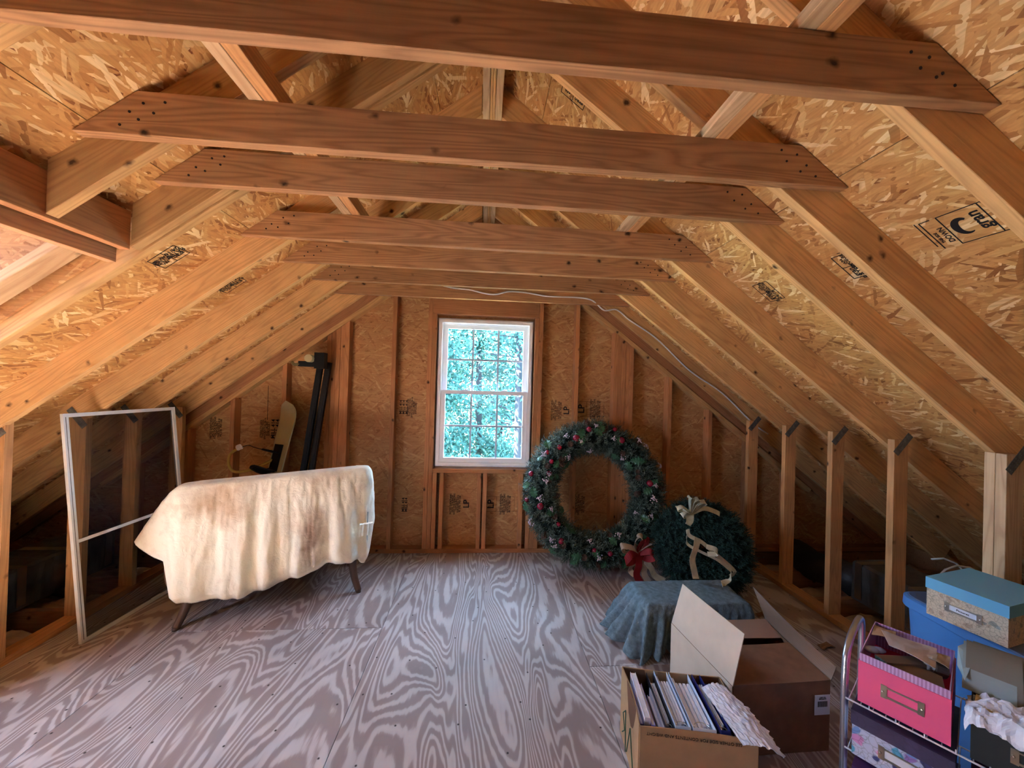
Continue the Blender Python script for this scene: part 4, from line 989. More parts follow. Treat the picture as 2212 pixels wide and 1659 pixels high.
# ------------------------------------------------------------------ low case under a blue grey towel
case = tag(empty('low_case', (1.3, 2.23, 0)), 'low pale case hidden under the blue grey towel', 'case')
mb = MB(); mb.box(.995, 1.60, 2.115, 2.39, .0, .268); mb.build('case_body', plain('pale_case', S(170, 150, 140), .7), case)
towelm = plain('blue_grey_terry', S(104, 120, 126), .95, bump=1.0, bscale=150, var=.3)
def rrect(s, x0, x1, y0, y1):
    w_, h_ = x1-x0, y1-y0; d = s*2*(w_+h_)
    if d < w_: return V((x0+d, y0, 0)), 'f', d/w_
    d -= w_
    if d < h_: return V((x1, y0+d, 0)), 'r', d/h_
    d -= h_
    if d < w_: return V((x1-d, y1, 0)), 'b', d/w_
    d -= w_; return V((x0, y1-d, 0)), 'l', d/h_
def t_top(s):
    p, sd, t = rrect(s, 1.0, 1.615, 2.12, 2.385); p.z = .280+.004*noise.noise(p*9); return p
def t_bot(s):
    p, sd, t = rrect(s, 1.0, 1.615, 2.12, 2.385)
    if sd == 'f': return V((lerp(.93, 1.64, t), lerp(2.04, 2.09, min(1, t*3)), interp([(0, .008), (.12, .03), (.2, .05), (.35, .012), (.6, .02), (1, .06)], t)))
    if sd == 'r': return V((1.66, lerp(2.09, 2.40, t), .05))
    if sd == 'b': return V((lerp(1.64, .93, t), 2.42, .06))
    return V((lerp(.90, .93, t)-.08*math.sin(math.pi*t), lerp(2.44, 2.04, t), .008+.02*math.sin(math.pi*t)))
def t_f(s, v):
    p, sd, t = rrect(s, 1.0, 1.615, 2.12, 2.385); amp = 0
    if sd == 'f': amp = interp([(0, 1), (.3, .9), (.42, .25), (1, .2)], t)
    elif sd == 'l': amp = 1
    else: amp = .3
    return amp*v*(.036*math.sin(s*150+1.5*noise.noise(V((s*20, v, 0))))+.016*math.sin(s*260+v*2))+.006*noise.noise(V((s*60, v*6, 2)))
tow = drape('towel', towelm, Matrix.Identity(4), None, t_top, t_bot, lambda t: V((min(max(t.x, 1.12), 1.5), 2.25, .284)), folds=t_f, round_r=.014, thick=.005)
tag(tow, 'blue grey terry towel spread over a low case beside the wreaths', 'towel')

# ------------------------------------------------------------------ big carton
def quad_panel(mb, a, b, c, d, th, off=None):
    a, b, c, d = map(V, (a, b, c, d)); n = (b-a).cross(d-a).normalized()*th
    k = len(mb.v); mb.v += [a, b, c, d, a+n, b+n, c+n, d+n]
    mb.f += [tuple(k+i for i in q) for q in ((0, 1, 2, 3), (7, 6, 5, 4), (0, 4, 5, 1), (1, 5, 6, 2), (2, 6, 7, 3), (3, 7, 4, 0))]
def bent_panel(mb, a, b, c, d, th, bulge, n=8):
    """a-b hinge line, d-c free edge; bows out along its normal"""
    a, b, c, d = map(V, (a, b, c, d)); nr = (b-a).cross(d-a).normalized(); k = len(mb.v)
    for side in (0, 1):
        for i in range(n+1):
            for j in range(n+1):
                u, v = i/n, j/n; p = a.lerp(b, u).lerp(d.lerp(c, u), v); p = p+nr*(bulge*math.sin(math.pi*u)*(.3+.7*v)+side*th); mb.v.append(p)
    m_ = (n+1)**2
    for i in range(n):
        for j in range(n):
            q = k+i*(n+1)+j; mb.f.append((q, q+1, q+n+2, q+n+1)); mb.f.append((m_+q+n+1, m_+q+n+2, m_+q+1, m_+q))
    for i in range(n):
        for q0, q1 in ((k+i*(n+1), k+(i+1)*(n+1)), (k+(i+1)*(n+1)+n, k+i*(n+1)+n), (k+i+1, k+i), (k+n*(n+1)+i, k+n*(n+1)+i+1)): mb.f.append((q0, q1, q1+m_, q0+m_))
H = .30
FL, FR, BR, BL = V((1.085, 1.500, 0)), V((1.535, 1.512, 0)), V((1.575, 1.935, 0)), V((1.04, 1.925, 0)); Z = lambda p, z: V((p.x, p.y, z))
bx = tag(empty('big_carton', (1.3, 1.7, 0)), 'large brown carton with its side flaps standing open, shipping label on the corner', 'carton')
bigc = plain('brown_carton', S(128, 92, 68), .8, bump=.12, bscale=80, var=.12)
palec = plain('pale_carton_liner', S(196, 180, 160), .8, var=.05)
mb = MB()
for a, b_ in ((FL, FR), (FR, BR), (BR, BL), (BL, FL)): bent_panel(mb, Z(a, 0), Z(b_, 0), Z(b_, H), Z(a, H), -.004, -.006)
quad_panel(mb, Z(FL, .002), Z(FR, .002), Z(BR, .002), Z(BL, .002), .004)
mb.build('carton_body', bigc, bx)
mb = MB(); quad_panel(mb, Z(FL, 0)+V((-.0045, 0, .001)), Z(FL, H)+V((-.0045, 0, -.001)), Z(BL, H)+V((-.0045, 0, -.001)), Z(BL, 0)+V((-.0045, 0, .001)), .001); mb.build('carton_side', palec, bx)
mb = MB(); bent_panel(mb, Z(FL, H), Z(FR, H), V((1.545, 1.745, H+.002)), V((1.07, 1.735, H+.012)), .004, -.008); mb.build('top_flap', bigc, bx)
mb = MB(); bent_panel(mb, Z(BR, H), Z(BL, H), V((1.07, 1.765, H+.012)), V((1.555, 1.80, H-.012)), .004, .004); mb.build('top_flap', plain('carton_top_rear', S(150, 124, 106), .8), bx)
mb = MB(); bent_panel(mb, Z(BL, H), Z(FL, H), V((1.135, 1.505, H+.215)), V((1.095, 1.925, H+.205)), .004, .004); mb.build('side_flap', palec, bx)
mb = MB(); bent_panel(mb, Z(FR, H)+V((.002, 0, 0)), Z(BR, H), V((1.52, 1.965, H+.165)), V((1.60, 1.55, H+.03)), .004, .022); mb.build('side_flap', plain('carton_flap_inner', S(150, 124, 104), .8), bx)
# shipping label with bar code on the front
a, b_ = FL, FR; dF = (FR-FL).normalized(); nF = V((dF.y, -dF.x, 0))
frl = frame(FR-dF*.082+nF*.009+V((0, 0, .165)), dF, V((0, 0, 1)), nF)
mb = MB(); mb.box(0, .072, 0, .085, 0, .0008); mb.build('shipping_label', M['paper'], bx, mw=frl)
mb = MB(); x = .014
for k in range(16):
    wd = (.0012, .002, .0009, .0026)[(k*7) % 4]; mb.box(x, x+wd, .034, .058, .0009, .0013); x += wd+.0012
mb.build('bar_code', M['ink'], bx, mw=frl)
text_mesh('label_text', 'SHIP TO\nPRIORITY', .008, M['ink'], frl @ Matrix.Translation((.036, .070, .0012)), bx)

# ------------------------------------------------------------------ open box of binders
o0 = V((.618, 1.357, 0)); bu = V((.983, -.185, 0)); bv = V((.150, .989, 0)); BW, BD, BH = .413, .292, .285
bb = tag(empty('binder_box', o0), 'open tan cardboard box full of binders and papers, printing upside down along its rim', 'cardboard box')
frb2 = frame(o0, bu, V((-bu.y, bu.x, 0)), (0, 0, 1))
def W(u, v, z): return o0+bu*u+bv*v+V((0, 0, z))
tan = plain('tan_cardboard', S(172, 140, 104), .85, bump=.12, bscale=70, var=.07)
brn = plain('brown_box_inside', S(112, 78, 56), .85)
mb = MB(); c4 = [W(0, 0, 0), W(BW, 0, 0), W(BW, BD, 0), W(0, BD, 0)]
for i in range(4):
    a, b_ = c4[i], c4[(i+1) % 4]; bent_panel(mb, a, b_, b_+V((0, 0, BH)), a+V((0, 0, BH)), .004, -.006 if i != 3 else -.012)
quad_panel(mb, *[p+V((0, 0, .002)) for p in c4], .004); mb.build('box_body', tan, bb)
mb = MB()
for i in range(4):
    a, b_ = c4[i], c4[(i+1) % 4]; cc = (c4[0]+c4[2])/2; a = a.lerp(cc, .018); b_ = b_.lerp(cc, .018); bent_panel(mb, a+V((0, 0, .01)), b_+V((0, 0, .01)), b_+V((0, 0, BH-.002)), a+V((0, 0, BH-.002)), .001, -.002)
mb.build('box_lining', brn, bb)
dF2 = bu.normalized(); nF2 = V((dF2.y, -dF2.x, 0))
text_mesh('box_printing', 'SEE OTHER SIDE FOR CONTENTS AND WEIGHT', .0155, M['ink'], frame(W(BW*.46, 0, BH-.020)+nF2*.0072, -dF2, V((0, 0, -1)), nF2), bb)
mb = MB()
for (v0, z0, v1, z1) in ((.05, .05, .09, .19), (.09, .19, .13, .06), (.15, .04, .16, .20), (.16, .20, .21, .15), (.21, .15, .17, .11), (.17, .11, .23, .05)):
    mb.tube([W(-.002-.012*math.sin(math.pi*v0/BD), v0, z0), W(-.002-.012*math.sin(math.pi*v1/BD), v1, z1)], .0022, 5)
mb.build('marker_scrawl', plain('green_marker', S(50, 84, 66), .8), bb)
def slab(name, label, u, th, v0, v1, z1, mat, lean=0.0, cat='book', pages=None, group=None):
    """upright slab across the box: thickness along u; lean shifts its top along u"""
    g = tag(empty(name, W(u, v0, .008)), label, cat, group); z0 = .008
    def P(uu, vv, z): return W(uu+lean*(z-z0)/(z1-z0), vv, z)
    mb = MB(); t_ = .0015
    def bx_(ua, ub, va, vb, za, zb):
        k = len(mb.v); mb.v += [P(a_, b1, z_) for a_ in (ua, ub) for b1 in (va, vb) for z_ in (za, zb)]
        mb.f += [tuple(k+i for i in q) for q in ((0, 1, 3, 2), (4, 6, 7, 5), (0, 4, 5, 1), (2, 3, 7, 6), (0, 2, 6, 4), (1, 5, 7, 3))]
    bx_(u, u+t_, v0, v1, z0, z1); bx_(u+th-t_, u+th, v0, v1, z0, z1); bx_(u+t_, u+th-t_, v0, v0+t_, z0, z1)
    mb.build('cover', mat, g)
    if pages:
        mb = MB(); bx_(u+t_*1.3, u+th-t_*1.3, v0+t_*1.5, v1-.005, z0+.003, z1-pages[1]); mb.build('pages', pages[0], g)
    return g, P
pw = plain('page_edges', S(232, 230, 238), .85, var=.06, bscale=300)
slab('notebook', 'lavender notebook at the end of the row of binders', .010, .013, .03, .23, .265, plain('lavender_card', S(150, 136, 196), .6), pages=(pw, .002), cat='notebook')
slab('paper_pad', 'thick white pad standing among the lavender notebooks', .026, .022, .03, .26, .290, plain('pad_white', S(220, 222, 236), .6), pages=(pw, .001), cat='pad')
slab('notebook', 'pale violet folder right after the thick white pad', .050, .013, .02, .22, .275, plain('violet_folder', S(168, 156, 214), .6), pages=(pw, .002), cat='folder')
slab('folder', 'thin brown kraft folder between the violet folder and the white pads', .066, .009, .02, .20, .250, plain('kraft_brown', S(150, 108, 74), .8), pages=(pw, .004), cat='folder')
slab('paper_pad', 'narrow white spiral pad beside the black binder', .080, .012, .02, .19, .252, plain('pad_white_2', S(214, 212, 232), .6), pages=(pw, .002), cat='pad')
slab('paper_pad', 'slightly taller white pad against the black binder', .094, .011, .015, .21, .268, plain('pad_white_3', S(226, 226, 240), .6), pages=(pw, .002), cat='pad')
def binder(label, u, th, v1, z1, mat, pg=.10, lean=.0, clearp=True):
    g, P = slab('ring_binder', label, u, th, .010, v1, z1, mat, lean, 'binder')
    t_ = .0025
    n = 5
    for k in range(n):
        mb = MB(); ua = u+.004+(th-.010)*k/n; ub = ua+(th-.010)/n*.75; va, vb = .030+.004*k, v1-.016-.006*k
        kk = len(mb.v); lz = z1-.012-.005*((k*3) % 4)
        mb.v += [P(a_, b1, z_) for a_ in (ua, ub) for b1 in (va, vb) for z_ in (.015, lz)]
        mb.f += [tuple(kk+i for i in q) for q in ((0, 1, 3, 2), (4, 6, 7, 5), (0, 4, 5, 1), (2, 3, 7, 6), (0, 2, 6, 4), (1, 5, 7, 3))]
        mb.build('page_sheaf', pw, g)
    for dz in (.014, .03):
        mb = MB(); c0 = P(u+th/2, .030, z1-dz); rr = th*.36
        mb.tube([c0+bu*(math.cos(a)*rr)+bv*(math.sin(a)*rr*.8) for a in [2*math.pi*i/16 for i in range(17)]], .0014, 5); mb.build('ring', M['steel'], g)
    return g
binder('black ring binder standing before the two white ones', .108, .030, .275, .283, plain('black_vinyl', S(30, 32, 44), .4, spec=.5), lean=-.01)
binder('white ring binder beside the black one, its rings showing', .146, .055, .280, .292, plain('white_vinyl_cover', S(206, 218, 236), .4, spec=.5), lean=-.015)
binder('thick white ring binder beneath the crumpled envelope', .206, .082, .280, .292, plain('white_vinyl_cover_2', S(212, 224, 240), .4, spec=.5), lean=-.012)
binder('navy blue ring binder at the back of the box by the envelope', .292, .034, .280, .295, plain('navy_vinyl', S(34, 40, 104), .4, spec=.5))
slab('folder', 'thin plum folder under the crumpled envelope', .330, .010, .012, .26, .272, plain('plum_folder', S(96, 50, 84), .6), pages=(pw, .003), cat='folder')
slab('folder', 'thin blue folder at the far end of the box', .343, .010, .012, .26, .274, plain('blue_folder', S(62, 78, 176), .6), pages=(pw, .003), cat='folder')
slab('folder', 'turquoise folder, last in the box, under the envelope', .356, .010, .012, .26, .268, plain('turquoise_folder', S(60, 176, 190), .6), pages=(pw, .003), cat='folder')
# crumpled torn envelope lying over the corner
mb = MB(); nu_, nv_ = 26, 36
E0, E1, E2, E3 = W(.30, .20, .300), W(.395, .215, .305), W(.478, -.045, .272), W(.345, -.035, .290)
for j in range(nv_+1):
    for i in range(nu_+1):
        u_, v_ = i/nu_, j/nv_; p = E0.lerp(E1, u_).lerp(E3.lerp(E2, u_), v_)
        jag = (.010*noise.noise(V((v_*22, 0, 0)))+.006*rnd.uniform(-1, 1)) if i == nu_ else 0
        p += bu*(jag+.022*math.sin(math.pi*v_)*u_)+V((0, 0, .014*math.sin(math.pi*u_)+.012*abs(noise.noise(V((u_*5+3, v_*7, 1))))*(.2+u_)+.004*noise.noise(V((u_*16, v_*18, 1)))))
        mb.v.append(p)
for j in range(nv_):
    for i in range(nu_): a = j*(nu_+1)+i; mb.f.append((a, a+1, a+nu_+2, a+nu_+1))
en = mb.build('envelope', plain('white_envelope', S(222, 224, 238), .75)); so = en.modifiers.new('t', 'SOLIDIFY'); so.thickness = .0015
tag(en, 'crumpled white envelope with a torn edge spilling over the box corner', 'envelope')

# ------------------------------------------------------------------ blue tote with the craft box on it
to = V((1.985, 1.645, 0)); tf = V((-.10, -.995, 0)).normalized(); td = V((.995, -.10, 0)).normalized()
tote = tag(empty('storage_tote', to), 'large blue plastic storage tote with a grey blue lid', 'tote')
bluep = plain('blue_plastic', S(76, 130, 190), .38, var=.04, bscale=6, spec=.5)
def rr_loop(x0, x1, y0, y1, r, n=6):
    out = []
    for cx_, cy_, a0 in ((x1-r, y0+r, -90), (x1-r, y1-r, 0), (x0+r, y1-r, 90), (x0+r, y0+r, 180)):
        for k in range(n+1): a = math.radians(a0+90*k/n); out.append((cx_+r*math.cos(a), cy_+r*math.sin(a)))
    return out
def loft(mb, rings, cap0=True, cap1=True):
    k = len(mb.v); n = len(rings[0])
    for r in rings: mb.v += r
    for i in range(len(rings)-1):
        for j in range(n): mb.f.append((k+i*n+j, k+i*n+(j+1) % n, k+(i+1)*n+(j+1) % n, k+(i+1)*n+j))
    if cap0: mb.f.append(tuple(k+j for j in range(n)))
    if cap1: mb.f.append(tuple(k+(len(rings)-1)*n+j for j in range(n)))
def TP(a, b_, z): return to+tf*a+td*b_+V((0, 0, z))
def ring(x0, x1, y0, y1, r, z): return [TP(a, b_, z) for a, b_ in rr_loop(x0, x1, y0, y1, r)]
mb = MB(); loft(mb, [ring(.06, .62, .05, .32, .05, .0), ring(.03, .65, .028, .34, .06, .30), ring(.018, .662, .016, .352, .06, .575)]); mb.build('tote_body', bluep, tote)
mb = MB(); loft(mb, [ring(.002, .678, .002, .368, .07, .570), ring(.0, .68, .0, .37, .07, .575), ring(.002, .678, .002, .368, .07, .612), ring(.012, .668, .012, .358, .065, .617)]); mb.build('tote_rim', bluep, tote)
mb = MB(); loft(mb, [ring(.014, .666, .014, .356, .065, .6171), ring(.018, .662, .018, .352, .06, .622), ring(.035, .645, .035, .335, .05, .6225), ring(.045, .635, .045, .325, .05, .6215)]); mb.build('tote_lid', plain('grey_blue_plastic', S(70, 92, 124), .45, spec=.5), tote)

def obox(name, label, cat, o_, F_, D_, Wd, Dp, z0, h, sidem, lidm=None, lidh=.04, holder=None, group=None, over=.003, lining=None, text=None, rim=None):
    """box with front along F_, depth along D_"""
    g = tag(empty(name, (o_.x, o_.y, z0)), label, cat, group)
    fr_ = frame((o_.x, o_.y, z0), F_, D_, F_.cross(D_)) if F_.cross(D_).z > 0 else None
    def bxx(mb, a0, a1, b0, b1, za, zb):
        k = len(mb.v); mb.v += [V((o_.x, o_.y, z0))+F_*a+D_*b_+V((0, 0, z)) for a in (a0, a1) for b_ in (b0, b1) for z in (za, zb)]
        mb.f += [tuple(k+i for i in q) for q in ((0, 1, 3, 2), (4, 6, 7, 5), (0, 4, 5, 1), (2, 3, 7, 6), (0, 2, 6, 4), (1, 5, 7, 3))]
    mb = MB()
    if lidm is None:
        t_ = .0025
        bxx(mb, 0, Wd, 0, t_, 0, h); bxx(mb, 0, Wd, Dp-t_, Dp, 0, h); bxx(mb, 0, t_, t_, Dp-t_, 0, h); bxx(mb, Wd-t_, Wd, t_, Dp-t_, 0, h); bxx(mb, t_, Wd-t_, t_, Dp-t_, 0, t_)
    else: bxx(mb, 0, Wd, 0, Dp, 0, h-.002)
    mb.build('box_body', sidem, g)
    if rim:
        mb = MB(); t_ = .0025; ho = rim[1]
        bxx(mb, t_, Wd-t_, t_, 2*t_, h-.06, h+ho); bxx(mb, t_, Wd-t_, Dp-2*t_, Dp-t_, h-.06, h+ho); bxx(mb, t_, 2*t_, 2*t_, Dp-2*t_, h-.06, h+ho); bxx(mb, Wd-2*t_, Wd-t_, 2*t_, Dp-2*t_, h-.06, h+ho)
        mb.build('inner_rim', rim[0], g)
    if lidm:
        mb = MB(); bxx(mb, -over, Wd+over, -over, Dp+over, h-lidh, h); mb.build('lid', lidm, g)
    if holder:
        a0, z1, wd, hh, card = holder
        nrm = -D_; off = .0036 if lidm else .001
        def hb(mb, a, b2, za, zb, p0, p1):
            k = len(mb.v); mb.v += [V((o_.x, o_.y, z0))+F_*aa+nrm*(pp)+V((0, 0, zz)) for aa in (a, b2) for pp in (p0, p1) for zz in (za, zb)]
            mb.f += [tuple(k+i for i in q) for q in ((0, 1, 3, 2), (4, 6, 7, 5), (0, 4, 5, 1), (2, 3, 7, 6), (0, 2, 6, 4), (1, 5, 7, 3))]
        mb = MB(); t_ = .006
        hb(mb, a0, a0+wd, z1, z1+t_, 0, .003); hb(mb, a0, a0+wd, z1+hh-t_*.7, z1+hh, 0, .003); hb(mb, a0-.008, a0+t_, z1-.003, z1+hh+.003, 0, .003); hb(mb, a0+wd-t_, a0+wd+.008, z1-.003, z1+hh+.003, 0, .003)
        for q in (a0-.003, a0+wd+.003):
            mb.blob(V((o_.x, o_.y, z0))+F_*q+nrm*.004+V((0, 0, z1+hh/2)), .0035, 8, 6)
        mb.build('label_holder', M['steel'], g)
        if card:
            mb = MB(); hb(mb, a0+t_*.5, a0+wd-t_*.5, z1+t_*.5, z1+hh-t_*.3, 0, .0012); mb.build('label_card', M['paper'], g)
            if text: text_mesh('label_text', text, .011, M['ink'], frame(V((o_.x, o_.y, z0))+F_*(a0+wd/2)+nrm*.0016+V((0, 0, z1+hh/2)), F_, V((0, 0, 1)), nrm), g)
    return g, bxx
def floral(name, bgc, cols, scale, line=True):
    m, N, L, P = newmat(name); tc = N.new('ShaderNodeTexCoord')
    mp = N.new('ShaderNodeMapping'); L.new(tc.outputs['Object'], mp.inputs[0])
    nz = node(N, 'ShaderNodeTexNoise'); nz.inputs['Scale'].default_value = scale*.8; L.new(mp.outputs[0], nz.inputs['Vector'])
    ad = node(N, 'ShaderNodeMix', data_type='RGBA', blend_type='LINEAR_LIGHT'); ad.inputs[0].default_value = .02; L.new(mp.outputs[0], ad.inputs[6]); L.new(nz.outputs[1], ad.inputs[7])
    vo = node(N, 'ShaderNodeTexVoronoi'); vo.inputs['Scale'].default_value = scale; L.new(ad.outputs[2], vo.inputs['Vector'])
    sp = N.new('ShaderNodeSeparateColor'); L.new(vo.outputs['Color'], sp.inputs[0])
    rc = ramp(N, [((i+.0)/len(cols), c) for i, c in enumerate(cols)], 'CONSTANT'); L.new(sp.outputs[0], rc.inputs[0])
    dd = ramp(N, [(.0, (1, 1, 1, 1)), (.36, (1, 1, 1, 1)), (.44, (0, 0, 0, 1))]); L.new(vo.outputs['Distance'], dd.inputs[0])
    mx = node(N, 'ShaderNodeMix', data_type='RGBA'); L.new(dd.outputs[0], mx.inputs[0]); mx.inputs[6].default_value = bgc; L.new(rc.outputs[0], mx.inputs[7])
    v2 = node(N, 'ShaderNodeTexVoronoi'); v2.inputs['Scale'].default_value = scale*2.2; v2.feature = 'DISTANCE_TO_EDGE'; L.new(ad.outputs[2], v2.inputs['Vector'])
    d2 = ramp(N, [(.0, (.35, .35, .35, 1)), (.05, (.9, .9, .9, 1)), (.2, (1, 1, 1, 1))]); L.new(v2.outputs['Distance'], d2.inputs[0])
    m2 = node(N, 'ShaderNodeMix', data_type='RGBA', blend_type='MULTIPLY'); m2.inputs[0].default_value = .8 if line else .3; L.new(mx.outputs[2], m2.inputs[6]); L.new(d2.outputs[0], m2.inputs[7])
    L.new(m2.outputs[2], P.inputs['Base Color']); P.inputs['Roughness'].default_value = .5; return m
cf = V((.22, -.975, 0)).normalized(); cd = V((.975, .22, 0))
obox('photo_box', 'beige flowered keepsake box with a sky blue lid, lying on the blue tote', 'box', V((1.905, 1.452, 0)), cf, cd, .222, .305, .6235, .155,
     floral('beige_flowers', S(208, 190, 162), [S(208, 190, 164), S(150, 146, 130), S(184, 160, 134), S(160, 160, 150), S(196, 178, 150)], 34), plain('sky_blue_paper', S(112, 182, 214), .5), .045, holder=(.062, .048, .088, .030, True), text='Pictures')

# ------------------------------------------------------------------ wire rack with boxes
RF = V((.56, -.83, 0)).normalized(); RD_ = V((.83, .56, 0)).normalized(); RO = V((1.262, 1.147, 0))
def RP(a, b_, z): return RO+RF*a+RD_*b_+V((0, 0, z))
rack = tag(empty('wire_rack', RO), 'silver tube rack with white wire shelves holding keepsake boxes', 'rack')
def side_frame(a):
    mb = MB(); mb.tube(smoothpath([RP(a, .035, .004), RP(a, .035, .25), RP(a, .0325, .50), RP(a, .035, .575), RP(a, .05, .635), RP(a, .095, .67), RP(a, .17, .685), RP(a, .27, .685), RP(a, .31, .65), RP(a, .315, .56), RP(a, .30, .25), RP(a, .30, .004)]), .0105, 12); mb.build('side_tube', M['chrome'], rack, smooth=True)
side_frame(-.038); side_frame(.545)
wirem = plain('white_wire', S(214, 216, 224), .4, spec=.5)
for z in (.528, .365, .19):
    mb = MB()
    for b_ in (-.012, .31): mb.tube([RP(-.028, b_, z), RP(.535, b_, z)], .0028, 6)
    for k in range(20): a = -.02+k*.029; mb.tube([RP(a, -.012, z), RP(a, .31, z)], .0016, 5)
    for k in range(9): a = .03+k*.06; mb.tube([RP(a, -.014, z-.001), RP(a, -.014, z+.012)], .0018, 5)
    mb.build('wire_shelf', wirem, rack)
pink = plain('pink_paper', S(236, 96, 142), .45, var=.04, bscale=12)
m, N, L, P = newmat('lavender_stripes'); tc = N.new('ShaderNodeTexCoord'); mp = N.new('ShaderNodeMapping'); mp.inputs['Rotation'].default_value = (0, 0, math.atan2(.83, .56)); L.new(tc.outputs['Object'], mp.inputs[0])
wv = node(N, 'ShaderNodeTexWave'); wv.inputs['Scale'].default_value = 38; wv.inputs['Distortion'].default_value = .6; L.new(mp.outputs[0], wv.inputs['Vector']); r = ramp(N, [(.35, S(200, 168, 214)), (.6, S(168, 130, 178))]); L.new(wv.outputs[0], r.inputs[0]); L.new(r.outputs[0], P.inputs['Base Color']); stripes = m
pbx, _ = obox('photo_box', 'bright pink keepsake box with a striped rim, open and full of papers, on the rack', 'box', RP(0, 0, 0), RF, RD_, .200, .285, .532, .133, pink, rim=(stripes, .024), holder=(.062, .052, .078, .034, False))
dark = plain('charcoal_paper', S(44, 48, 48), .6)
obox('photo_box', 'charcoal keepsake box overflowing with white tissue, next to the pink one', 'box', RP(.235, -.004, 0), RF, RD_, .21, .285, .532, .126, dark, holder=(.075, .045, .085, .034, False))
obox('photo_box', 'blue and violet flowered keepsake box with dark marbled lid under the pink box', 'box', RP(-.008, -.026, 0), RF, RD_, .215, .30, .3685, .142, floral('blue_flowers', S(190, 200, 224), [S(110, 150, 206), S(150, 120, 190), S(206, 140, 196), S(60, 66, 120), S(176, 200, 230), S(90, 170, 200)], 26), floral('marbled_lid', S(62, 54, 84), [S(50, 44, 72), S(70, 62, 96), S(58, 50, 80)], 18, False), .045, holder=(.07, .038, .085, .034, True))
obox('photo_box', 'dark maroon keepsake box beneath the charcoal one', 'box', RP(.24, -.01, 0), RF, RD_, .21, .29, .3685, .138, plain('maroon_paper', S(66, 24, 48), .5), plain('maroon_lid', S(58, 22, 44), .5), .045)
obox('photo_box', 'magenta and white flowered keepsake box low on the rack', 'box', RP(-.004, -.02, 0), RF, RD_, .215, .29, .1935, .135, floral('magenta_flowers', S(200, 190, 214), [S(170, 90, 160), S(120, 110, 180), S(210, 150, 190)], 26), plain('plum_lid', S(84, 50, 96), .5), .045)
# contents of the pink box
oldp = plain('old_paper', S(190, 176, 168), .8, var=.10, bscale=30)
def sheet(name, label, cat, pts, mat, th=.0015, curl=.006, n=8, parent=None):
    a, b_, c_, d_ = [V(p) for p in pts]; mb = MB()
    for j in range(n+1):
        for i in range(n+1):
            u_, v_ = i/n, j/n; p = a.lerp(b_, u_).lerp(d_.lerp(c_, u_), v_); p += V((0, 0, curl*math.sin(math.pi*u_)*math.cos(v_*2)+curl*.4*noise.noise(V((u_*4, v_*4, len(name)))))); mb.v.append(p)
    for j in range(n):
        for i in range(n): q = j*(n+1)+i; mb.f.append((q, q+1, q+n+2, q+n+1))
    o = mb.build(name, mat, parent); so = o.modifiers.new('t', 'SOLIDIFY'); so.thickness = th
    if not parent: tag(o, label, cat)
    return o
sheet('folded_paper', 'creased off-white paper on top of the pink box contents', 'paper', [RP(.06, .10, .706), RP(.165, .07, .704), RP(.16, .22, .702), RP(.03, .20, .704)], oldp)
sheet('kraft_envelope', 'small brown envelope at the back of the pink box', 'envelope', [RP(.01, .16, .692), RP(.07, .17, .694), RP(.06, .26, .690), RP(.005, .25, .690)], plain('kraft_envelope', S(170, 138, 104), .8, var=.1, bscale=40))
sheet('torn_paper', 'stained torn paper half hanging over the pink box', 'paper', [RP(.12, .12, .697), RP(.19, .12, .698), RP(.19, .21, .696), RP(.12, .22, .697)], plain('stained_paper', S(186, 168, 150), .8, var=.2, bscale=60), curl=.010)
blk2 = tag(empty('wooden_block', RP(.04, .03, .668)), 'wooden block with a marbled green end in the pink box', 'block')
mb = MB(); q = [RP(.035, .04, .652), RP(.065, .018, .652), RP(.145, .10, .656), RP(.115, .125, .656)]; k = len(mb.v); mb.v += q+[p+V((0, 0, .034)) for p in q]; mb.f += [(0, 1, 2, 3), (4, 5, 6, 7), (1, 2, 6, 5), (2, 3, 7, 6), (3, 0, 4, 7)]; mb.f.append((0, 1, 5, 4)); mb.build('block_body', plain('dull_wood', S(104, 80, 62), .7), blk2)
mb = MB(); q = [RP(.034, .039, .653), RP(.064, .017, .653)]; mb.v += q+[p+V((0, 0, .032)) for p in reversed(q)]; mb.f.append((0, 1, 2, 3)); mb.build('marbled_end', floral('green_marble', S(90, 120, 112), [S(60, 90, 84), S(130, 160, 150), S(40, 60, 56)], 120), blk2)
bk = tag(empty('paperback', RP(.12, .02, .66)), 'cream-edged old paperback lying in the pink box', 'book')
mb = MB(); q = [RP(.075, .012, .660), RP(.188, .012, .657), RP(.178, .085, .661), RP(.085, .095, .664)]; mb.v += q+[p+V((0, 0, .018)) for p in q]; mb.f += [(0, 1, 2, 3), (4, 5, 6, 7), (0, 1, 5, 4), (1, 2, 6, 5), (2, 3, 7, 6), (3, 0, 4, 7)]; mb.build('pages', plain('yellowed_pages', S(196, 180, 142), .8, var=.08, bscale=300), bk)
mb = MB(); mb.v += [p+V((0, 0, .0185)) for p in q]+[p+V((0, 0, .0205)) for p in q]; mb.f += [(0, 1, 2, 3), (4, 5, 6, 7), (0, 1, 5, 4), (1, 2, 6, 5), (2, 3, 7, 6), (3, 0, 4, 7)]; mb.build('cover', plain('brown_cover', S(112, 88, 66), .7), bk)
sp = tag(empty('thread_spool', RP(.165, .14, .68)), 'round spool with pale centre in the corner of the pink box', 'spool')
mb = MB(); a = RP(.150, .13, .680); b_ = RP(.175, .15, .672); mb.tube([a, b_], [.026, .026], 18); mb.build('spool_disc', plain('brown_spool', S(92, 76, 66), .6), sp)
mb = MB(); d_ = (a-b_).normalized(); mb.tube([a+d_*.0005, a+d_*.002], [.020, .020], 18); mb.build('spool_label', oldp, sp)
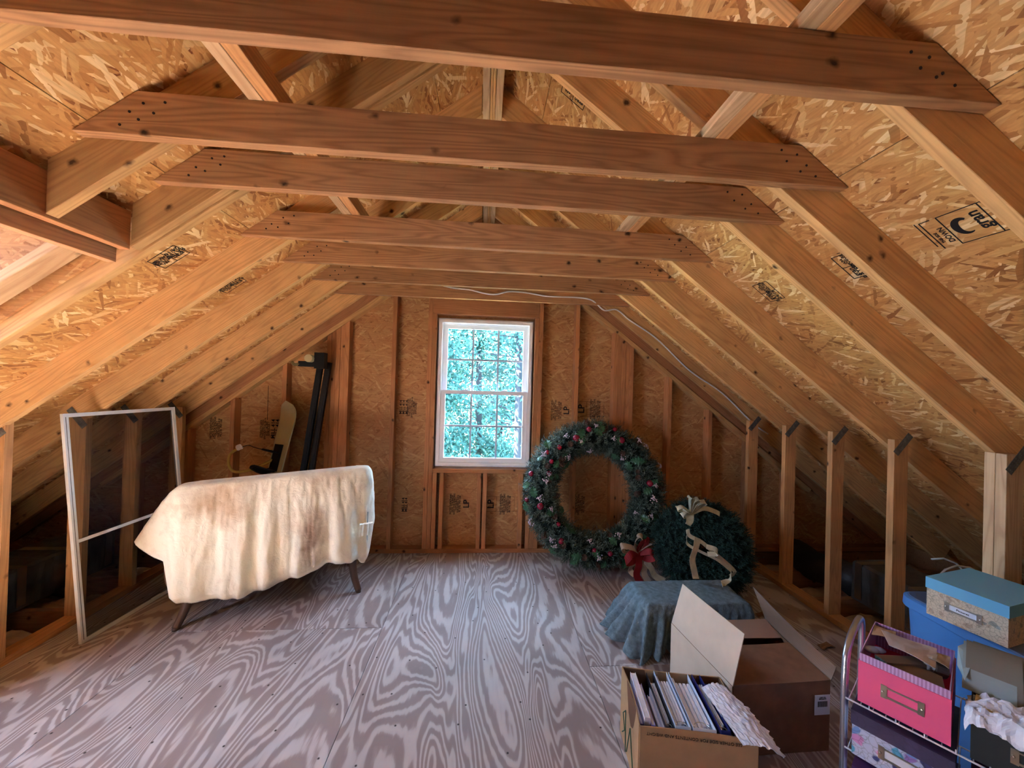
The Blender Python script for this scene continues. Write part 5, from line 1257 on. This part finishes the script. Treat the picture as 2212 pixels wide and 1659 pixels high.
mb = MB(); mb.blob(RP(.022, .085, .676), .018, 12, 8, (1.5, 1.0, .45), jit=.04); mb.blob(RP(.036, .10, .676), .015, 12, 8, (1.4, 1.0, .5), jit=.06)
tag(mb.build('plastic_wrap', plain('clear_blue_wrap', S(130, 146, 196), .15, spec=.8), smooth=True), 'shiny blue plastic wrap in the front corner of the pink box', 'wrap')
# contents of the charcoal box
tis = plain('white_tissue', S(220, 226, 240), .8, bump=.4, bscale=60)
mb = MB(); nn = 34
for j in range(nn+1):
    for i in range(nn+1):
        u_, v_ = i/nn, j/nn; a = .225+.24*u_; b_ = -.028+.13*v_
        z = .668+.030*noise.noise(V((u_*5, v_*4, 3)))+.022*abs(noise.noise(V((u_*11, v_*9, 7))))+.02*u_*v_
        z -= .034*max(0, (.22-v_)/.22)**1.5+.02*max(0, (.15-u_)/.15)
        if v_ < .05: z -= .02*noise.noise(V((u_*9, 0, 2)))
        mb.v.append(RP(a+.01*noise.noise(V((v_*8, u_*3, 1))), b_+.012*noise.noise(V((u_*9, v_*2, 5))), z))
for j in range(nn):
    for i in range(nn): q = j*(nn+1)+i; mb.f.append((q, q+1, q+nn+2, q+nn+1))
ts = mb.build('tissue_paper', tis); so = ts.modifiers.new('t', 'SOLIDIFY'); so.thickness = .001
tag(ts, 'crumpled white tissue paper spilling over the charcoal box', 'tissue')
bnd = tag(empty('grey_folio', RP(.23, .15, .7)), 'curved grey-green folio standing open in the charcoal box', 'folio')
fol = plain('grey_green_card', S(126, 124, 112), .6, var=.08, bscale=20); pal = plain('pale_green_liner', S(150, 168, 168), .6)
def curved(name, mat, a0, b0, z0, zt, off, span=.105, parent=bnd):
    mb = MB(); n_ = 14
    for s_ in (0, 1):
        for i in range(n_+1):
            t = i/n_; ang = t*1.25
            bb_ = b0+.11*math.sin(ang)*1.1+off; z = zt-(zt-z0)*(1-math.cos(ang))*1.5
            for a in (a0, a0+span): mb.v.append(RP(a, .25-bb_-s_*.002, z-s_*.001))
    m_ = 2*(n_+1)
    for i in range(n_):
        q = i*2; mb.f.append((q, q+1, q+3, q+2)); mb.f.append((m_+q+2, m_+q+3, m_+q+1, m_+q)); mb.f.append((q, q+2, m_+q+2, m_+q)); mb.f.append((q+1, m_+q+1, m_+q+3, q+3))
    mb.f += [(0, 1, m_+1, m_), (2*n_, 2*n_+1, m_+2*n_+1, m_+2*n_)]
    return mb.build(name, mat, parent)
curved('folio_cover', fol, .222, .02, .665, .762, 0); curved('folio_liner', pal, .216, .03, .665, .757, -.008, .10); curved('folio_cover', fol, .235, .01, .66, .755, -.016, .10)
mb = MB(); q = [RP(.205, .20, .742), RP(.225, .235, .752), RP(.238, .17, .735), RP(.222, .10, .69), RP(.205, .16, .70)]
mb.v += q+[p+V((.001, .001, .001)) for p in q]; mb.f += [(0, 1, 2, 3, 4), (9, 8, 7, 6, 5)]; mb.build('pocket_flap', pal, bnd)
sheet('kraft_paper', 'torn brown kraft paper behind the grey folio', 'paper', [RP(.335, .14, .672), RP(.44, .05, .70), RP(.44, .22, .715), RP(.32, .27, .735)], plain('kraft_sheet', S(166, 130, 98), .8, var=.08, bscale=30), curl=.012)
sheet('old_envelope', 'yellowed envelope tucked between the pink and charcoal boxes', 'envelope', [RP(.239, .015, .665), RP(.270, .005, .668), RP(.29, .10, .665), RP(.243, .11, .66)], plain('yellowed_envelope', S(190, 168, 122), .8, var=.2, bscale=50))

# scraps on the floor by the kneewall
for k, (x, y) in enumerate(((1.98, 2.25), (2.08, 2.10), (1.92, 2.42))):
    sheet('floor_scrap', 'thin curled scrap lying on the floor by the right kneewall, number %s from the tote' % ordw[k], 'scrap', [(x, y, .004), (x+.10, y+.02, .004), (x+.09, y+.07, .006), (x+.01, y+.05, .004)], plain('scrap_%d' % k, S(130, 96, 66), .8), curl=.012)

# ------------------------------------------------------------------ outside
out = bpy.data.materials.new('lawn'); out.use_nodes = True; out.node_tree.nodes['Principled BSDF'].inputs['Base Color'].default_value = S(90, 100, 70)
gr = mesh_obj('ground', [(-60, 4.5, -3.2), (60, 4.5, -3.2), (60, 90, -3.2), (-60, 90, -3.2)], [(0, 1, 2, 3)], out); tag(gr, kind='structure')
leafo = leafmat('pine_needles_lit', S(30, 74, 66), S(44, 96, 86), S(70, 120, 106))
bark = plain('pine_bark', S(44, 48, 52), .9, var=.3, bscale=8)
def tree(label, x, y, h, rad, z0, seed, nleaf, bare=False, tr_=.11):
    rnd.seed(seed); g = tag(empty('pine_tree', (x, y, -3.2)), label, 'tree', None)
    mb = MB(); mb.tube([(x, y, -3.2), (x+.08, y, 0), (x-.05, y, h)], [tr_*1.5, tr_, .02], 10)
    br = []
    for k in range(34 if not bare else 40):
        z = rnd.uniform(z0, h); a = rnd.uniform(0, 6.28); l = rad*(1.05-(z-z0)/(h-z0)*.75)*rnd.uniform(.6, 1.1)
        p = V((x, y, z)); q = p+V((math.cos(a)*l, math.sin(a)*l, rnd.uniform(-.12, .22)*l)); m1 = p.lerp(q, .5)+V((0, 0, rnd.uniform(-.1, .12)*l))
        mb.tube([p, m1, q], [.022, .014, .005], 5, False); br.append((p, m1, q))
    mb.build('trunk', bark, g, smooth=True)
    mb = MB()
    for _ in range(nleaf):
        p, m1, q = rnd.choice(br); t = rnd.random()**.6; c_ = p.lerp(m1, t*2) if t < .5 else m1.lerp(q, t*2-1)
        c_ = c_+V([rnd.gauss(0, .22) for _ in range(3)])
        d = V([rnd.uniform(-1, 1) for _ in range(3)]).normalized(); e = d.orthogonal().normalized(); s_ = rnd.uniform(.06, .11)
        mb.quad(c_-e*s_*.35, c_+d*s_*.9-e*s_*.1, c_+e*s_*.35+d*s_*.2, c_-d*s_*.7)
    f_ = mb.build('foliage', leafo, g); f_['kind'] = 'stuff'
tree('evergreen with a bare forked trunk seen through the lower panes', .75, 8.4, 5.6, 1.6, .2, 11, 5000, True)
for k, (x, y, h, r_, l) in enumerate(((-1.9, 9.5, 6.5, 2.1, 'dense evergreen filling the panes on the snowboard side'), (-.2, 11, 7.0, 2.2, 'dense evergreen behind the middle panes'), (2.0, 11.5, 7.5, 2.3, 'dense evergreen on the wreath side of the window'), (.6, 14.5, 8.5, 2.8, 'tall evergreen rising farthest behind the window'), (-2.6, 14, 8.5, 2.8, 'tall evergreen half hidden behind the dense ones'), (3.6, 15, 8.5, 2.8, 'tall evergreen seen at an angle past the window frame'))):
    tree(l, x, y, h, r_, -2.6, 20+k, 24000)
